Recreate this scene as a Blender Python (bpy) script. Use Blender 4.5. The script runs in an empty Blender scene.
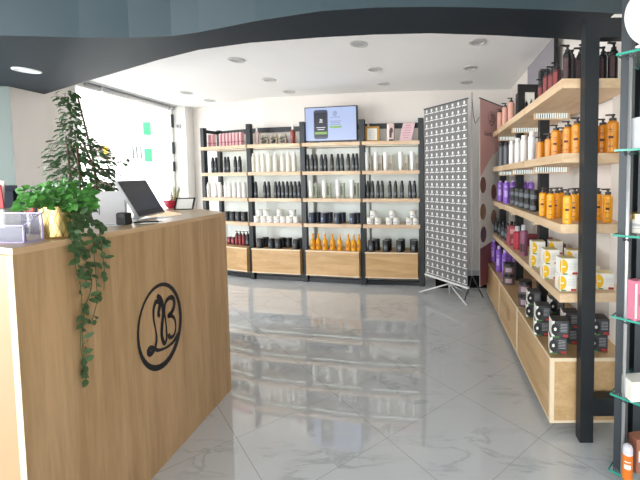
import bpy, bmesh, math, random
from mathutils import Vector, Matrix
S = bpy.context.scene
COL = S.collection
PI = math.pi
RND = random.Random(7)

# ------------------------------------------------------------------ camera
CF, CCX, CCY, CP, CR, CH = 370.0, 433.3, 199.0, 0.0525, -0.0065, 1.30
cam_d = bpy.data.cameras.new('camera')
cam = bpy.data.objects.new('camera', cam_d); COL.objects.link(cam)
cam_d.sensor_fit = 'HORIZONTAL'; cam_d.sensor_width = 36.0
cam_d.lens = CF / 640 * 36.0
cam_d.shift_x = (320 - CCX) / 640; cam_d.shift_y = (CCY - 240) / 640
cam_d.clip_start = 0.02; cam_d.clip_end = 200
fwd = Vector((0, math.cos(CP), -math.sin(CP))); upv = Vector((0, math.sin(CP), math.cos(CP)))
rgt = Vector((1, 0, 0)) * math.cos(CR) + upv * math.sin(CR)
up2 = Vector((1, 0, 0)) * -math.sin(CR) + upv * math.cos(CR)
cam.matrix_world = Matrix(((rgt.x, up2.x, -fwd.x, 0), (rgt.y, up2.y, -fwd.y, 0), (rgt.z, up2.z, -fwd.z, CH), (0, 0, 0, 1)))
S.camera = cam

# ------------------------------------------------------------------ world, sun, daylight, exposure
W = bpy.data.worlds.new('sky'); S.world = W; W.use_nodes = True
bg = W.node_tree.nodes['Background']; bg.inputs[0].default_value = (0.90, 0.96, 1.0, 1); bg.inputs[1].default_value = 4.0
sun_d = bpy.data.lights.new('sun', 'SUN'); sun_d.energy = 9.0; sun_d.angle = 0.02; sun_d.color = (1, .96, .9)
sun = bpy.data.objects.new('sun', sun_d); COL.objects.link(sun)
sun.rotation_euler = (math.radians(38), 0, 0)
def area(name, loc, rot, sx, sy, power, color):
    d = bpy.data.lights.new(name, 'AREA'); d.shape = 'RECTANGLE'; d.size = sx; d.size_y = sy; d.energy = power; d.color = color
    o = bpy.data.objects.new(name, d); COL.objects.link(o); o.location = loc; o.rotation_euler = rot
    return o
# daylight coming in through the glazed shop front behind the camera
area('shopfront_daylight', (-1.2, -2.9, 1.35), (math.radians(90), 0, 0), 5.2, 2.4, 70, (1.0, .97, .93))
# added light from the unseen left side, brightening the right wall and its shelving
area('added_side_light', (-5.1, .6, 1.35), (0, math.radians(-90), 0), 2.1, 4.6, 190, (.97, .98, 1.0))
S.view_settings.view_transform = 'Standard'; S.view_settings.look = 'None'
S.view_settings.gamma = 1.0; S.view_settings.use_curve_mapping = False
S.view_settings.exposure = 0.0

# ------------------------------------------------------------------ materials
def lin(h):
    h = h.lstrip('#'); out = []
    for i in (0, 2, 4):
        c = int(h[i:i + 2], 16) / 255
        out.append(c / 12.92 if c <= .04045 else ((c + .055) / 1.055) ** 2.4)
    return tuple(out) + (1,)
MATS = {}
def mat(name, hexcol, rough=.5, metal=0, spec=.5, var=.06, scale=30, **kw):
    if name in MATS: return MATS[name]
    m = bpy.data.materials.new(name); m.use_nodes = True; nt = m.node_tree
    b = nt.nodes['Principled BSDF']; MATS[name] = m
    c = lin(hexcol)
    b.inputs['Roughness'].default_value = rough; b.inputs['Metallic'].default_value = metal
    b.inputs['Specular IOR Level'].default_value = spec
    if var:
        tc = nt.nodes.new('ShaderNodeTexCoord'); n = nt.nodes.new('ShaderNodeTexNoise'); n.inputs['Scale'].default_value = scale
        mx = nt.nodes.new('ShaderNodeMix'); mx.data_type = 'RGBA'
        mx.inputs[6].default_value = tuple(x * (1 - var) for x in c[:3]) + (1,)
        mx.inputs[7].default_value = tuple(min(1, x * (1 + var)) for x in c[:3]) + (1,)
        nt.links.new(tc.outputs['Object'], n.inputs['Vector']); nt.links.new(n.outputs['Fac'], mx.inputs[0])
        nt.links.new(mx.outputs[2], b.inputs['Base Color'])
    else:
        b.inputs['Base Color'].default_value = c
    for k, v in kw.items(): b.inputs[k].default_value = v
    return m
def emit(name, hexcol, strength):
    m = bpy.data.materials.new(name); m.use_nodes = True; b = m.node_tree.nodes['Principled BSDF']
    b.inputs['Base Color'].default_value = (.02, .02, .02, 1)
    b.inputs['Emission Color'].default_value = lin(hexcol); b.inputs['Emission Strength'].default_value = strength
    b.inputs['Roughness'].default_value = .25
    MATS[name] = m; return m
def wood(name, ca, cb, sc, rough=.45):
    m = bpy.data.materials.new(name); m.use_nodes = True; nt = m.node_tree; b = nt.nodes['Principled BSDF']; MATS[name] = m
    tc = nt.nodes.new('ShaderNodeTexCoord'); mp = nt.nodes.new('ShaderNodeMapping'); mp.inputs['Scale'].default_value = sc
    n = nt.nodes.new('ShaderNodeTexNoise'); n.inputs['Scale'].default_value = 1; n.inputs['Detail'].default_value = 6; n.inputs['Distortion'].default_value = .6
    n2 = nt.nodes.new('ShaderNodeTexNoise'); n2.inputs['Scale'].default_value = 7; n2.inputs['Detail'].default_value = 3
    r = nt.nodes.new('ShaderNodeValToRGB'); r.color_ramp.elements[0].position = .32; r.color_ramp.elements[1].position = .68
    r.color_ramp.elements[0].color = lin(ca); r.color_ramp.elements[1].color = lin(cb)
    ad = nt.nodes.new('ShaderNodeMath'); ad.operation = 'MULTIPLY_ADD'; ad.inputs[1].default_value = .35
    nt.links.new(tc.outputs['Object'], mp.inputs[0]); nt.links.new(mp.outputs[0], n.inputs['Vector']); nt.links.new(mp.outputs[0], n2.inputs['Vector'])
    sb = nt.nodes.new('ShaderNodeMath'); sb.operation = 'SUBTRACT'; sb.inputs[1].default_value = .5
    nt.links.new(n2.outputs['Fac'], sb.inputs[0]); nt.links.new(sb.outputs[0], ad.inputs[0]); nt.links.new(n.outputs['Fac'], ad.inputs[2])
    nt.links.new(ad.outputs[0], r.inputs[0]); nt.links.new(r.outputs[0], b.inputs['Base Color'])
    b.inputs['Roughness'].default_value = rough
    return m
def glass(name, hexcol, alpha, rough=.03):
    m = mat(name, hexcol, rough, var=0); m.node_tree.nodes['Principled BSDF'].inputs['Alpha'].default_value = alpha
    return m
def marble():
    m = bpy.data.materials.new('marble_tile'); m.use_nodes = True; nt = m.node_tree; b = nt.nodes['Principled BSDF']
    N = nt.nodes.new; L = nt.links.new
    tc = N('ShaderNodeTexCoord'); sp = N('ShaderNodeSeparateXYZ'); L(tc.outputs['Object'], sp.inputs[0])
    def lincomb(a, c, off, per):       # distance to the nearest joint of one direction
        m1 = N('ShaderNodeMath'); m1.operation = 'MULTIPLY'; m1.inputs[1].default_value = a / per; L(sp.outputs[0], m1.inputs[0])
        m2 = N('ShaderNodeMath'); m2.operation = 'MULTIPLY_ADD'; m2.inputs[1].default_value = c / per; L(sp.outputs[1], m2.inputs[0]); L(m1.outputs[0], m2.inputs[2])
        m3 = N('ShaderNodeMath'); m3.operation = 'ADD'; m3.inputs[1].default_value = .5 - off / per + 50; L(m2.outputs[0], m3.inputs[0])
        fr = N('ShaderNodeMath'); fr.operation = 'FRACT'; L(m3.outputs[0], fr.inputs[0])
        s_ = N('ShaderNodeMath'); s_.operation = 'SUBTRACT'; s_.inputs[1].default_value = .5; L(fr.outputs[0], s_.inputs[0])
        ab = N('ShaderNodeMath'); ab.operation = 'ABSOLUTE'; L(s_.outputs[0], ab.inputs[0])
        fl = N('ShaderNodeMath'); fl.operation = 'FLOOR'; L(m3.outputs[0], fl.inputs[0])
        return ab, fl
    d1, f1 = lincomb(.728, .686, 1.059, .55); d2, f2 = lincomb(-.686, .728, 1.476, .53)
    mn = N('ShaderNodeMath'); mn.operation = 'MINIMUM'; L(d1.outputs[0], mn.inputs[0]); L(d2.outputs[0], mn.inputs[1])
    lt = N('ShaderNodeMath'); lt.operation = 'LESS_THAN'; lt.inputs[1].default_value = .0035; L(mn.outputs[0], lt.inputs[0])
    # each tile gets its own piece of stone
    cb = N('ShaderNodeCombineXYZ'); L(f1.outputs[0], cb.inputs[0]); L(f2.outputs[0], cb.inputs[1])
    sc = N('ShaderNodeVectorMath'); sc.operation = 'SCALE'; sc.inputs[3].default_value = 3.7; L(cb.outputs[0], sc.inputs[0])
    av = N('ShaderNodeVectorMath'); av.operation = 'ADD'; L(tc.outputs['Object'], av.inputs[0]); L(sc.outputs[0], av.inputs[1])
    mp = N('ShaderNodeMapping'); mp.inputs['Scale'].default_value = (.75, 2.2, 1); mp.inputs['Rotation'].default_value = (0, 0, .15); L(av.outputs[0], mp.inputs[0])
    n = N('ShaderNodeTexNoise'); n.inputs['Scale'].default_value = 1.5; n.inputs['Detail'].default_value = 7; n.inputs['Roughness'].default_value = .6; n.inputs['Distortion'].default_value = .9
    L(mp.outputs[0], n.inputs['Vector'])
    s_ = N('ShaderNodeMath'); s_.operation = 'SUBTRACT'; s_.inputs[1].default_value = .5; L(n.outputs['Fac'], s_.inputs[0])
    ab = N('ShaderNodeMath'); ab.operation = 'ABSOLUTE'; L(s_.outputs[0], ab.inputs[0])
    r = N('ShaderNodeValToRGB'); e = r.color_ramp.elements
    e[0].position = 0; e[0].color = lin('#b6bcbf'); e[1].position = .03; e[1].color = lin('#d4d8db')
    r.color_ramp.elements.new(.012).color = lin('#c5cbce')
    L(ab.outputs[0], r.inputs[0])
    n3 = N('ShaderNodeTexNoise'); n3.inputs['Scale'].default_value = 2.2; L(av.outputs[0], n3.inputs['Vector'])
    gate = N('ShaderNodeMapRange'); gate.inputs[1].default_value = .45; gate.inputs[2].default_value = .62; L(n3.outputs['Fac'], gate.inputs[0])
    mv = N('ShaderNodeMix'); mv.data_type = 'RGBA'; mv.inputs[6].default_value = lin('#d4d8db'); L(gate.outputs[0], mv.inputs[0]); L(r.outputs[0], mv.inputs[7])
    n2 = N('ShaderNodeTexNoise'); n2.inputs['Scale'].default_value = 1.6; n2.inputs['Detail'].default_value = 4; L(av.outputs[0], n2.inputs['Vector'])
    mr = N('ShaderNodeMapRange'); mr.inputs[3].default_value = .93; mr.inputs[4].default_value = 1.06; L(n2.outputs['Fac'], mr.inputs[0])
    mu = N('ShaderNodeMix'); mu.data_type = 'RGBA'; mu.blend_type = 'MULTIPLY'; mu.inputs[0].default_value = 1; L(mv.outputs[2], mu.inputs[6]); L(mr.outputs[0], mu.inputs[7])
    mx = N('ShaderNodeMix'); mx.data_type = 'RGBA'; L(lt.outputs[0], mx.inputs[0]); L(mu.outputs[2], mx.inputs[6]); mx.inputs[7].default_value = lin('#acb0b2')
    L(mx.outputs[2], b.inputs['Base Color'])
    b.inputs['Roughness'].default_value = .035; b.inputs['Specular IOR Level'].default_value = .5; b.inputs['IOR'].default_value = 2.0
    return m
def emblem_print(wd, z0, z1, nx=8, nz=23):   # grey cloth printed with a grid of small white emblems over a script line
    m = mat('grey_banner_print', '#6e6c6c', .6, var=.04); nt = m.node_tree; N = nt.nodes.new; L = nt.links.new
    tc = N('ShaderNodeTexCoord'); sp = N('ShaderNodeSeparateXYZ'); L(tc.outputs['Object'], sp.inputs[0])
    def M(op, a, b=None, c=None):
        n = N('ShaderNodeMath'); n.operation = op
        for i, q in enumerate((a, b, c)):
            if q is None: continue
            if isinstance(q, (int, float)): n.inputs[i].default_value = q
            else: L(q, n.inputs[i])
        return n.outputs[0]
    px, pz = wd / nx, (z1 - z0) / nz
    u = M('SUBTRACT', M('FRACT', M('MULTIPLY', sp.outputs[0], 1 / px)), .5); v = M('SUBTRACT', M('FRACT', M('MULTIPLY', M('SUBTRACT', sp.outputs[2], z0), 1 / pz)), .5)
    uu = M('MULTIPLY', u, px); vv = M('MULTIPLY', v, pz)
    r = M('SQRT', M('ADD', M('POWER', uu, 2), M('POWER', M('MULTIPLY', M('SUBTRACT', vv, .012), .8), 2)))
    disc = M('LESS_THAN', r, .0145)
    wav = M('MULTIPLY', M('SINE', M('MULTIPLY', uu, 190)), .002)
    bar = M('MULTIPLY', M('LESS_THAN', M('ABSOLUTE', M('ADD', M('ADD', vv, .017), wav)), .0055), M('LESS_THAN', M('ABSOLUTE', uu), .036))
    mx = N('ShaderNodeMix'); mx.data_type = 'RGBA'; b = nt.nodes['Principled BSDF']
    L(b.inputs['Base Color'].links[0].from_socket, mx.inputs[6]); mx.inputs[7].default_value = lin('#dcdcda'); L(M('MAXIMUM', disc, bar), mx.inputs[0]); L(mx.outputs[2], b.inputs['Base Color'])
    return m
M_FLOOR = marble()
M_WALL = mat('wall_paint', '#e6e0da', .75, var=.02, scale=4)
M_COLUMN = mat('column_paint', '#eceae6', .7, var=.02, scale=4)
M_CEIL = mat('ceiling_paint', '#f6f5f4', .8, var=.02, scale=3)
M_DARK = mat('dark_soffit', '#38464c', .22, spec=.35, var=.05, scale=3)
M_DARK2 = mat('shaded_soffit_under', '#1d262e', .6, spec=.2, var=.05, scale=3)  # soffit colour with the shade of its floor-facing side put in
M_OAKV = wood('oak_vertical', '#ad8c62', '#c9a67c', (14, 14, 1.1))
M_OAKH = wood('oak_horizontal', '#c8a684', '#dec4a4', (1.6, 9, 16))
M_OAKY = wood('oak_lengthwise', '#cfae88', '#e4caa6', (9, 1.6, 16))
M_OAKB = wood('oak_box', '#b8915f', '#d0aa7a', (1.6, 9, 16))
M_OAKC = wood('oak_box_lengthwise', '#bd9868', '#d6b384', (9, 1.6, 16))
M_EDGE = mat('pale_edge_band', '#ead6b6', .5, var=.03)
M_LEDGE = wood('oak_ledge', '#c8a47a', '#dcbd96', (9, 1.5, 9), .3)
M_ENDP = mat('peach_laminate', '#bc8558', .5, var=.04, scale=6)
M_BLACK = mat('black_metal', '#191e22', .42, spec=.45, var=.12, scale=12)
M_POST = mat('dark_grey_metal', '#33393e', .4, spec=.5, var=.2, scale=9)
M_PANEL = mat('white_back_panel', '#eef6f3', .6, var=.01)
M_LED = emit('led_light', '#eafff6', 1.8)
M_TICK = emit('led_dots', '#f4fff8', 1.1)
M_BKB = mat('black_gloss_plastic', '#1b1f24', .28, var=.05)
M_GREYL = mat('grey_label', '#6c7278', .5, var=.1, scale=120)
M_NAVY = mat('navy_plastic', '#232c3d', .3, var=.05)
M_WHITE = mat('white_plastic', '#f0efec', .35, var=.02)
M_CREAM = mat('cream_plastic', '#e9e5da', .4, var=.02)
M_PINK = mat('pink_carton', '#e2b6b8', .5, var=.04)
M_ROSE = mat('rose_band', '#b8707c', .5, var=.04)
M_RED = mat('dark_red_plastic', '#6e1f26', .3, var=.06)
M_CRIM = mat('crimson_plastic', '#b0263e', .35, var=.05)
M_MAR = mat('maroon_plastic', '#4a2224', .3, var=.06)
M_ORANGE = mat('amber_bottle', '#f7a818', .25, var=.07, scale=18)
M_AMBER = mat('amber_oil', '#f0a818', .2, var=.18, scale=60)
M_TEXT = mat('dark_print', '#4a2c12', .6, var=0)
M_INK = mat('black_print', '#1c1c20', .6, var=0)
M_WINK = mat('white_print', '#f4f4f2', .5, var=0)
M_PURPLE = mat('purple_plastic', '#8a5cc4', .3, var=.08, scale=20)
M_LILAC = mat('lilac_print', '#c4a8e6', .4, var=.03)
M_PUMPPINK = mat('blush_bottle', '#d9a08e', .35, var=.04)
M_SMOKE = mat('smoky_jar', '#655456', .15, var=.1, scale=40)
M_YEL = mat('yellow_print', '#e8b800', .5, var=.04)
M_GRN = mat('green_print', '#4f8a38', .5, var=0)
M_REDP = mat('red_print', '#b83428', .5, var=0)
M_CARD = mat('white_card', '#efece4', .55, var=.02)
M_BCARD = mat('charcoal_card', '#35373b', .45, var=.2, scale=90)
M_KCARD = mat('black_card', '#141416', .4, var=.05)
M_SILVER = mat('silver', '#c8cacc', .3, metal=.6, var=.02)
M_GREY = mat('light_grey_plastic', '#b8b8ba', .4, var=.03)
M_SCREEN = mat('screen_black', '#2c3036', .22, var=.02)
M_GOLD = mat('gold', '#e6cc8c', .28, metal=.9, var=.08, scale=25)
M_LEAF = mat('pothos_leaf', '#4f8f3c', .45, var=.6, scale=40)
M_VINE = mat('vine_leaf', '#45633a', .5, var=.45, scale=25)
M_FICUS = mat('ficus_leaf', '#3c5a36', .45, var=.4, scale=14)
M_STEM = mat('brown_stem', '#5a4630', .7, var=.2)
M_SOIL = mat('potting_soil', '#3a2e24', .9, var=.3)
M_GLASS = glass('clear_glass', '#d8f2ea', .16)
M_GEDGE = mat('green_glass_edge', '#2f9a86', .1, var=.05)
M_ACRYL = glass('clear_acrylic', '#dcd8f0', .13)
M_AEDGE = mat('lilac_acrylic_edge', '#c9bdf2', .1, var=.02)
M_PANE = glass('window_glass', '#f4fbff', .06)
M_BANP = mat('pink_banner_print', '#cda09c', .6, var=.06, scale=5)
M_BANW = mat('pale_banner_print', '#d8d4ce', .6, var=.04)
M_NAVYF = mat('navy_fabric', '#1d2434', .8, var=.15, scale=60)
M_WOODF = mat('gold_wood_frame', '#b88b3e', .4, var=.1)
M_PINKB = mat('pink_paper', '#dcbcc2', .5, var=.03)
M_GREEN = mat('green_sign', '#007a4e', .5, var=.02)
M_FACADE = mat('white_facade', '#f4f4f2', .8, var=.02, scale=2)
M_GROUND = mat('pale_paving', '#cfccc6', .8, var=.06, scale=3)
M_LENS = mat('frosted_lens', '#d9dbdc', .4, var=.01)
M_RIM = mat('grey_rim', '#c6c5c3', .4, var=.02)
M_CORAL = mat('coral_plastic', '#d05a48', .4, var=.05)
M_CAP = mat('pump_cap', '#2b2320', .35, var=.05)

# ------------------------------------------------------------------ mesh builder
class MB:
    def __init__(s): s.v = []; s.f = []; s.m = []; s.sm = []; s.mats = []
    def mi(s, m):
        if m not in s.mats: s.mats.append(m)
        return s.mats.index(m)
    def add(s, vs, fs, m, smooth=False, M=None):
        o = len(s.v); i = s.mi(m)
        for p in vs: s.v.append(tuple(M @ Vector(p)) if M is not None else tuple(p))
        for f in fs: s.f.append(tuple(o + k for k in f)); s.m.append(i); s.sm.append(smooth)
    def box(s, a, b, m, M=None, bev=0):
        (x0, y0, z0), (x1, y1, z1) = a, b
        if bev:
            t = bmesh.new(); bmesh.ops.create_cube(t, size=1)
            for v in t.verts: v.co = Vector((x0 + (v.co.x + .5) * (x1 - x0), y0 + (v.co.y + .5) * (y1 - y0), z0 + (v.co.z + .5) * (z1 - z0)))
            bmesh.ops.bevel(t, geom=t.edges[:], offset=bev, segments=2, affect='EDGES'); t.verts.index_update()
            s.add([v.co.copy() for v in t.verts], [[v.index for v in f.verts] for f in t.faces], m, False, M); t.free(); return s
        vs = [(x0, y0, z0), (x1, y0, z0), (x1, y1, z0), (x0, y1, z0), (x0, y0, z1), (x1, y0, z1), (x1, y1, z1), (x0, y1, z1)]
        s.add(vs, [(0, 3, 2, 1), (4, 5, 6, 7), (0, 1, 5, 4), (1, 2, 6, 5), (2, 3, 7, 6), (3, 0, 4, 7)], m, False, M); return s
    def prism(s, poly, z0, z1, m, M=None):
        n = len(poly); vs = [(x, y, z0) for x, y in poly] + [(x, y, z1) for x, y in poly]
        ar = sum(poly[i][0] * poly[(i + 1) % n][1] - poly[(i + 1) % n][0] * poly[i][1] for i in range(n))
        fs = [tuple(range(n - 1, -1, -1)), tuple(range(n, 2 * n))] + [(i, (i + 1) % n, n + (i + 1) % n, n + i) for i in range(n)]
        if ar < 0: fs = [tuple(reversed(f)) for f in fs]
        s.add(vs, fs, m, False, M); return s
    def lathe(s, prof, m, seg=16, M=None, arc=None):
        # prof: [(r, z)] or [(r, z, material)]; capped where r is 0
        a0, a1 = arc if arc else (0, 2 * PI); full = arc is None
        n = seg if full else seg + 1
        for k in range(len(prof) - 1):
            (r0, z0), (r1, z1) = prof[k][:2], prof[k + 1][:2]
            mm = prof[k][2] if len(prof[k]) > 2 else m
            vs = []
            for r, z in ((r0, z0), (r1, z1)):
                for j in range(n):
                    t = a0 + (a1 - a0) * j / seg; vs.append((r * math.cos(t), r * math.sin(t), z))
            fs = []
            for j in range(seg):
                q = (j + 1) % n
                if r0 < 1e-6: fs.append((j, n + q, n + j)) if r1 > 1e-6 else None
                elif r1 < 1e-6: fs.append((j, q, n + j))
                else: fs.append((j, q, n + q, n + j))
            s.add(vs, fs, mm, abs(z1 - z0) > 1e-5, M)
        return s
    def tube(s, pts, r, m, seg=8, rs=None):
        pts = [Vector(p) for p in pts]; n = len(pts); vs = []; nrm = None
        for i, p in enumerate(pts):
            t = (pts[min(i + 1, n - 1)] - pts[max(i - 1, 0)]).normalized()
            if nrm is None: nrm = t.orthogonal().normalized()
            nrm = (nrm - t * nrm.dot(t)).normalized(); bn = t.cross(nrm)
            rr = rs[i] if rs else r
            for j in range(seg):
                a = 2 * PI * j / seg; vs.append(p + (nrm * math.cos(a) + bn * math.sin(a)) * rr)
        fs = [(i * seg + j, i * seg + (j + 1) % seg, (i + 1) * seg + (j + 1) % seg, (i + 1) * seg + j) for i in range(n - 1) for j in range(seg)]
        fs += [tuple(range(seg - 1, -1, -1)), tuple((n - 1) * seg + j for j in range(seg))]
        s.add(vs, fs, m, True); return s
    def quad(s, a, b, c, d, m, M=None): s.add([a, b, c, d], [(0, 1, 2, 3)], m, False, M); return s
    def mesh(s, name):
        me = bpy.data.meshes.new(name); me.from_pydata(s.v, [], s.f)
        for m in s.mats: me.materials.append(m)
        for p, i, k in zip(me.polygons, s.m, s.sm): p.material_index = i; p.use_smooth = k
        me.update(); return me
    def build(s, name, parent=None, loc=None):
        o = bpy.data.objects.new(name, s.mesh(name)); COL.objects.link(o)
        if loc: o.location = loc
        if parent: o.parent = parent
        return o
def tag(o, label, cat, group=None, kind=None):
    if label: o['label'] = label
    if cat: o['category'] = cat
    if group: o['group'] = group
    if kind: o['kind'] = kind
    return o
def thing(name, label, cat, loc=(0, 0, 0), rz=0, group=None):
    o = bpy.data.objects.new(name, None); COL.objects.link(o); o.location = loc; o.rotation_euler = (0, 0, rz); o.empty_display_size = .05
    return tag(o, label, cat, group)
def structure(name, mb, label, cat='wall'):
    o = mb.build(name); o['kind'] = 'structure'; o['label'] = label; o['category'] = cat; return o
def bb(a, b, m, bev=0): return MB().box(a, b, m, None, bev)
def frame(o, ex, ey):                      # matrix: origin, x direction, y direction
    ex = Vector(ex).normalized(); ey = Vector(ey).normalized(); ez = ex.cross(ey)
    return Matrix(((ex.x, ey.x, ez.x, o[0]), (ex.y, ey.y, ez.y, o[1]), (ex.z, ey.z, ez.z, o[2]), (0, 0, 0, 1)))
def text_mesh(mb, txt, size, m, M, shear=0.0, align='CENTER'):
    cu = bpy.data.curves.new('t', 'FONT'); cu.body = txt; cu.size = size; cu.align_x = align; cu.shear = shear; cu.extrude = .0004
    o = bpy.data.objects.new('t', cu); COL.objects.link(o)
    me = bpy.data.meshes.new_from_object(o.evaluated_get(bpy.context.evaluated_depsgraph_get()))
    mb.add([v.co.copy() for v in me.vertices], [tuple(p.vertices) for p in me.polygons], m, False, M)
    bpy.data.objects.remove(o); bpy.data.curves.remove(cu); bpy.data.meshes.remove(me)
def ribbon(mb, pts, ws, m, M, z=.0006):    # a brush stroke lying in a plane
    P = [Vector((p[0], p[1], 0)) for p in pts]; n = len(P); vs = []
    for i, p in enumerate(P):
        t = (P[min(i + 1, n - 1)] - P[max(i - 1, 0)]); t = t.normalized() if t.length else Vector((1, 0, 0))
        q = Vector((-t.y, t.x, 0)) * ws[i] / 2
        vs += [p + q + Vector((0, 0, z)), p - q + Vector((0, 0, z))]
    mb.add(vs, [(2 * i, 2 * i + 1, 2 * i + 3, 2 * i + 2) for i in range(n - 1)], m, False, M)
def spline(pts, k=6):
    out = []; n = len(pts)
    for i in range(n - 1):
        p0, p1, p2, p3 = pts[max(i - 1, 0)], pts[i], pts[i + 1], pts[min(i + 2, n - 1)]
        for j in range(k):
            t = j / k
            out.append(tuple(.5 * ((2 * b) + (c - a) * t + (2 * a - 5 * b + 4 * c - d) * t * t + (-a + 3 * b - 3 * c + d) * t ** 3) for a, b, c, d in zip(p0, p1, p2, p3)))
    return out + [pts[-1]]
L_STROKE = [(172, 205), (166, 196), (171, 170), (175, 150), (168, 138), (156, 146), (147, 178), (146, 220), (152, 270), (154, 310), (146, 345), (133, 366), (122, 368), (119, 355), (128, 343), (142, 348), (160, 358), (190, 352), (220, 333), (240, 308), (249, 290)]
B_STROKE = [(164, 114), (176, 122), (184, 145), (186, 190), (180, 240), (176, 290), (182, 325), (190, 328), (197, 300), (196, 240), (192, 190), (196, 150), (209, 126), (225, 117), (237, 128), (236, 160), (224, 188), (208, 205), (222, 204), (236, 220), (240, 255), (233, 290), (219, 306), (208, 302), (207, 288)]
def emblem(mb, R, m, M, ring=True, thick=1.0):
    uv = lambda p: ((p[0] - 176) / 96 * R, -((p[1]) - (250 - .54 * (p[0] - 176))) / 193 * R)
    if ring:
        n = 40; vs = []
        for j in range(n):
            a = 2 * PI * j / n; w = .10 * thick * (1 + .35 * math.cos(a + .9))
            for r in (R, R * (1 - w)): vs.append((r * math.cos(a), r * math.sin(a), .0006))
        mb.add(vs, [(2 * j, 2 * ((j + 1) % n), 2 * ((j + 1) % n) + 1, 2 * j + 1) for j in range(n)], m, False, M)
    for st in (L_STROKE, B_STROKE):
        p = spline([uv(q) for q in st]); n = len(p)
        ribbon(mb, p, [R * .095 * thick * (.55 + .6 * abs(math.sin(PI * 2.2 * i / n + .5))) for i in range(n)], m, M, .0009)

# ------------------------------------------------------------------ a photo ray: turns a column and row into a place on a known plane
def ray(x, y):
    u2 = (x - CCX) / CF; v2 = -(y - CCY) / CF
    return rgt * u2 + up2 * v2 + fwd
def on_z(x, y, z): r = ray(x, y); t = (z - CH) / r.z; return (r.x * t, r.y * t)
def on_x(px, X, z):                        # depth of the place at lateral X and height z that stands at column px
    Y = 2.5
    for _ in range(6):
        r = ray(px, CCY - CF * ((z - CH) / Y - CP)); Y = X / r.x * r.y
    return Y

# ================================================================== SETTING
CEIL = 2.45; BULK = 2.20
structure('floor', bb((-6, -3.2, -.1), (1.3, 6.3, 0), M_FLOOR), 'glossy white marble floor of large diagonal tiles', 'floor')
structure('ceiling', bb((-4.35, 2.33, CEIL), (1.3, 6.4, CEIL + .1), M_CEIL), 'flat white ceiling over the back of the shop', 'ceiling')
structure('ceiling_front', bb((-4.35, -3.2, 2.62), (1.3, 2.33, 2.72), M_DARK), 'dark glossy ceiling over the front of the shop', 'ceiling')
near = [(-4.3, 2.28), (-3.4, 2.29), (-2.64, 2.32), (-2.2, 2.36), (-1.9, 2.37), (-1.62, 2.35), (-1.41, 2.29), (-1.0, 2.14), (-.59, 2.02), (-.3, 1.985), (-.01, 1.98), (.25, 1.99), (.6, 2.02), (1.0, 2.07), (1.3, 2.12)]
far = [(-4.3, 3.84), (-3.97, 3.84), (-3.0, 3.315), (-2.02, 2.79), (-1.6, 2.59), (-1.2, 2.47), (-.71, 2.385), (-.36, 2.345), (-.01, 2.33), (.4, 2.37), (.8, 2.43), (1.3, 2.52)]
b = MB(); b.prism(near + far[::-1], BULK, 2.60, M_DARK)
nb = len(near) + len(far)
b.m[0] = b.mi(M_DARK2); b.m[1] = b.mi(M_DARK)  # bottom face takes the shade-darkened colour
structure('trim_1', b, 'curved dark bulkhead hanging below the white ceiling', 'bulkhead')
# right wall, back wall (gently faceted behind the shelving), corner column, left walls
b = MB(); b.box((-5.3, -3.2, 0), (-5.2, 3.3, .25), M_WALL); b.box((-5.3, -3.2, 2.42), (-5.2, 3.3, 2.62), M_WALL)
for y in (-3.2, -1.7, -.1, 1.5, 3.1): b.box((-5.3, y, .25), (-5.2, y + .1, 2.42), M_WALL)  # gaps between these posts are added to let in light from the left
structure('wall_left_front', b, 'left wall of the front of the shop, openings added for light', 'wall')
structure('wall_right_front', bb((1.2, -3.2, 0), (1.3, 2.06, 2.62), M_WALL), 'white right wall of the front of the shop', 'wall')
structure('wall_right', bb((1.0, 2.08, 0), (1.1, 5.0, 2.6), M_WALL), 'white right wall behind the tall display shelving', 'wall')
BW = [(-3.81, 5.935), (-2.36, 5.21), (-1.5, 5.04), (-.8, 4.92), (0, 4.85), (1.1, 4.82)]
b = MB(); b.prism(BW + [(1.1, 5.0), (0, 5.02), (-.8, 5.09), (-1.5, 5.21), (-2.36, 5.38), (-3.81, 6.08)], 0, CEIL + .02, M_WALL)
structure('wall_back', b, 'white back wall behind the four-bay shelving', 'wall')
structure('baseboard_back', bb((-.1, 4.80, 0), (1.0, 4.825, .1), M_GREY), 'pale grey skirting at the foot of the back wall', 'baseboard')
structure('wall_column', bb((-4.1, 5.742, 0), (-3.80, 6.0, CEIL + .02), M_COLUMN), 'white square column between the window and the shelving', 'column')
b = MB(); b.prism([(-3.985, 3.535), (-3.985, 3.86), (-4.03, 3.875), (-4.03, 4.20), (-4.5, 4.20), (-5.2, 3.6), (-5.2, 3.3)], 0, 2.6, M_WALL)
b2 = MB(); b2.prism([(-3.984, 3.533), (-5.2, 3.26), (-5.2, 3.30), (-3.990, 3.537)], 0, 2.6, mat('wall_end_shade', '#626c68', .75, var=.02, scale=4))  # the wall's shaded end face, shade put into its colour
structure('wall_left_end', b2, 'end of the left wall, shade coloured in grey green, at the photo edge', 'wall')
structure('wall_left', b, 'white left wall standing between the counter and the window', 'wall')
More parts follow.
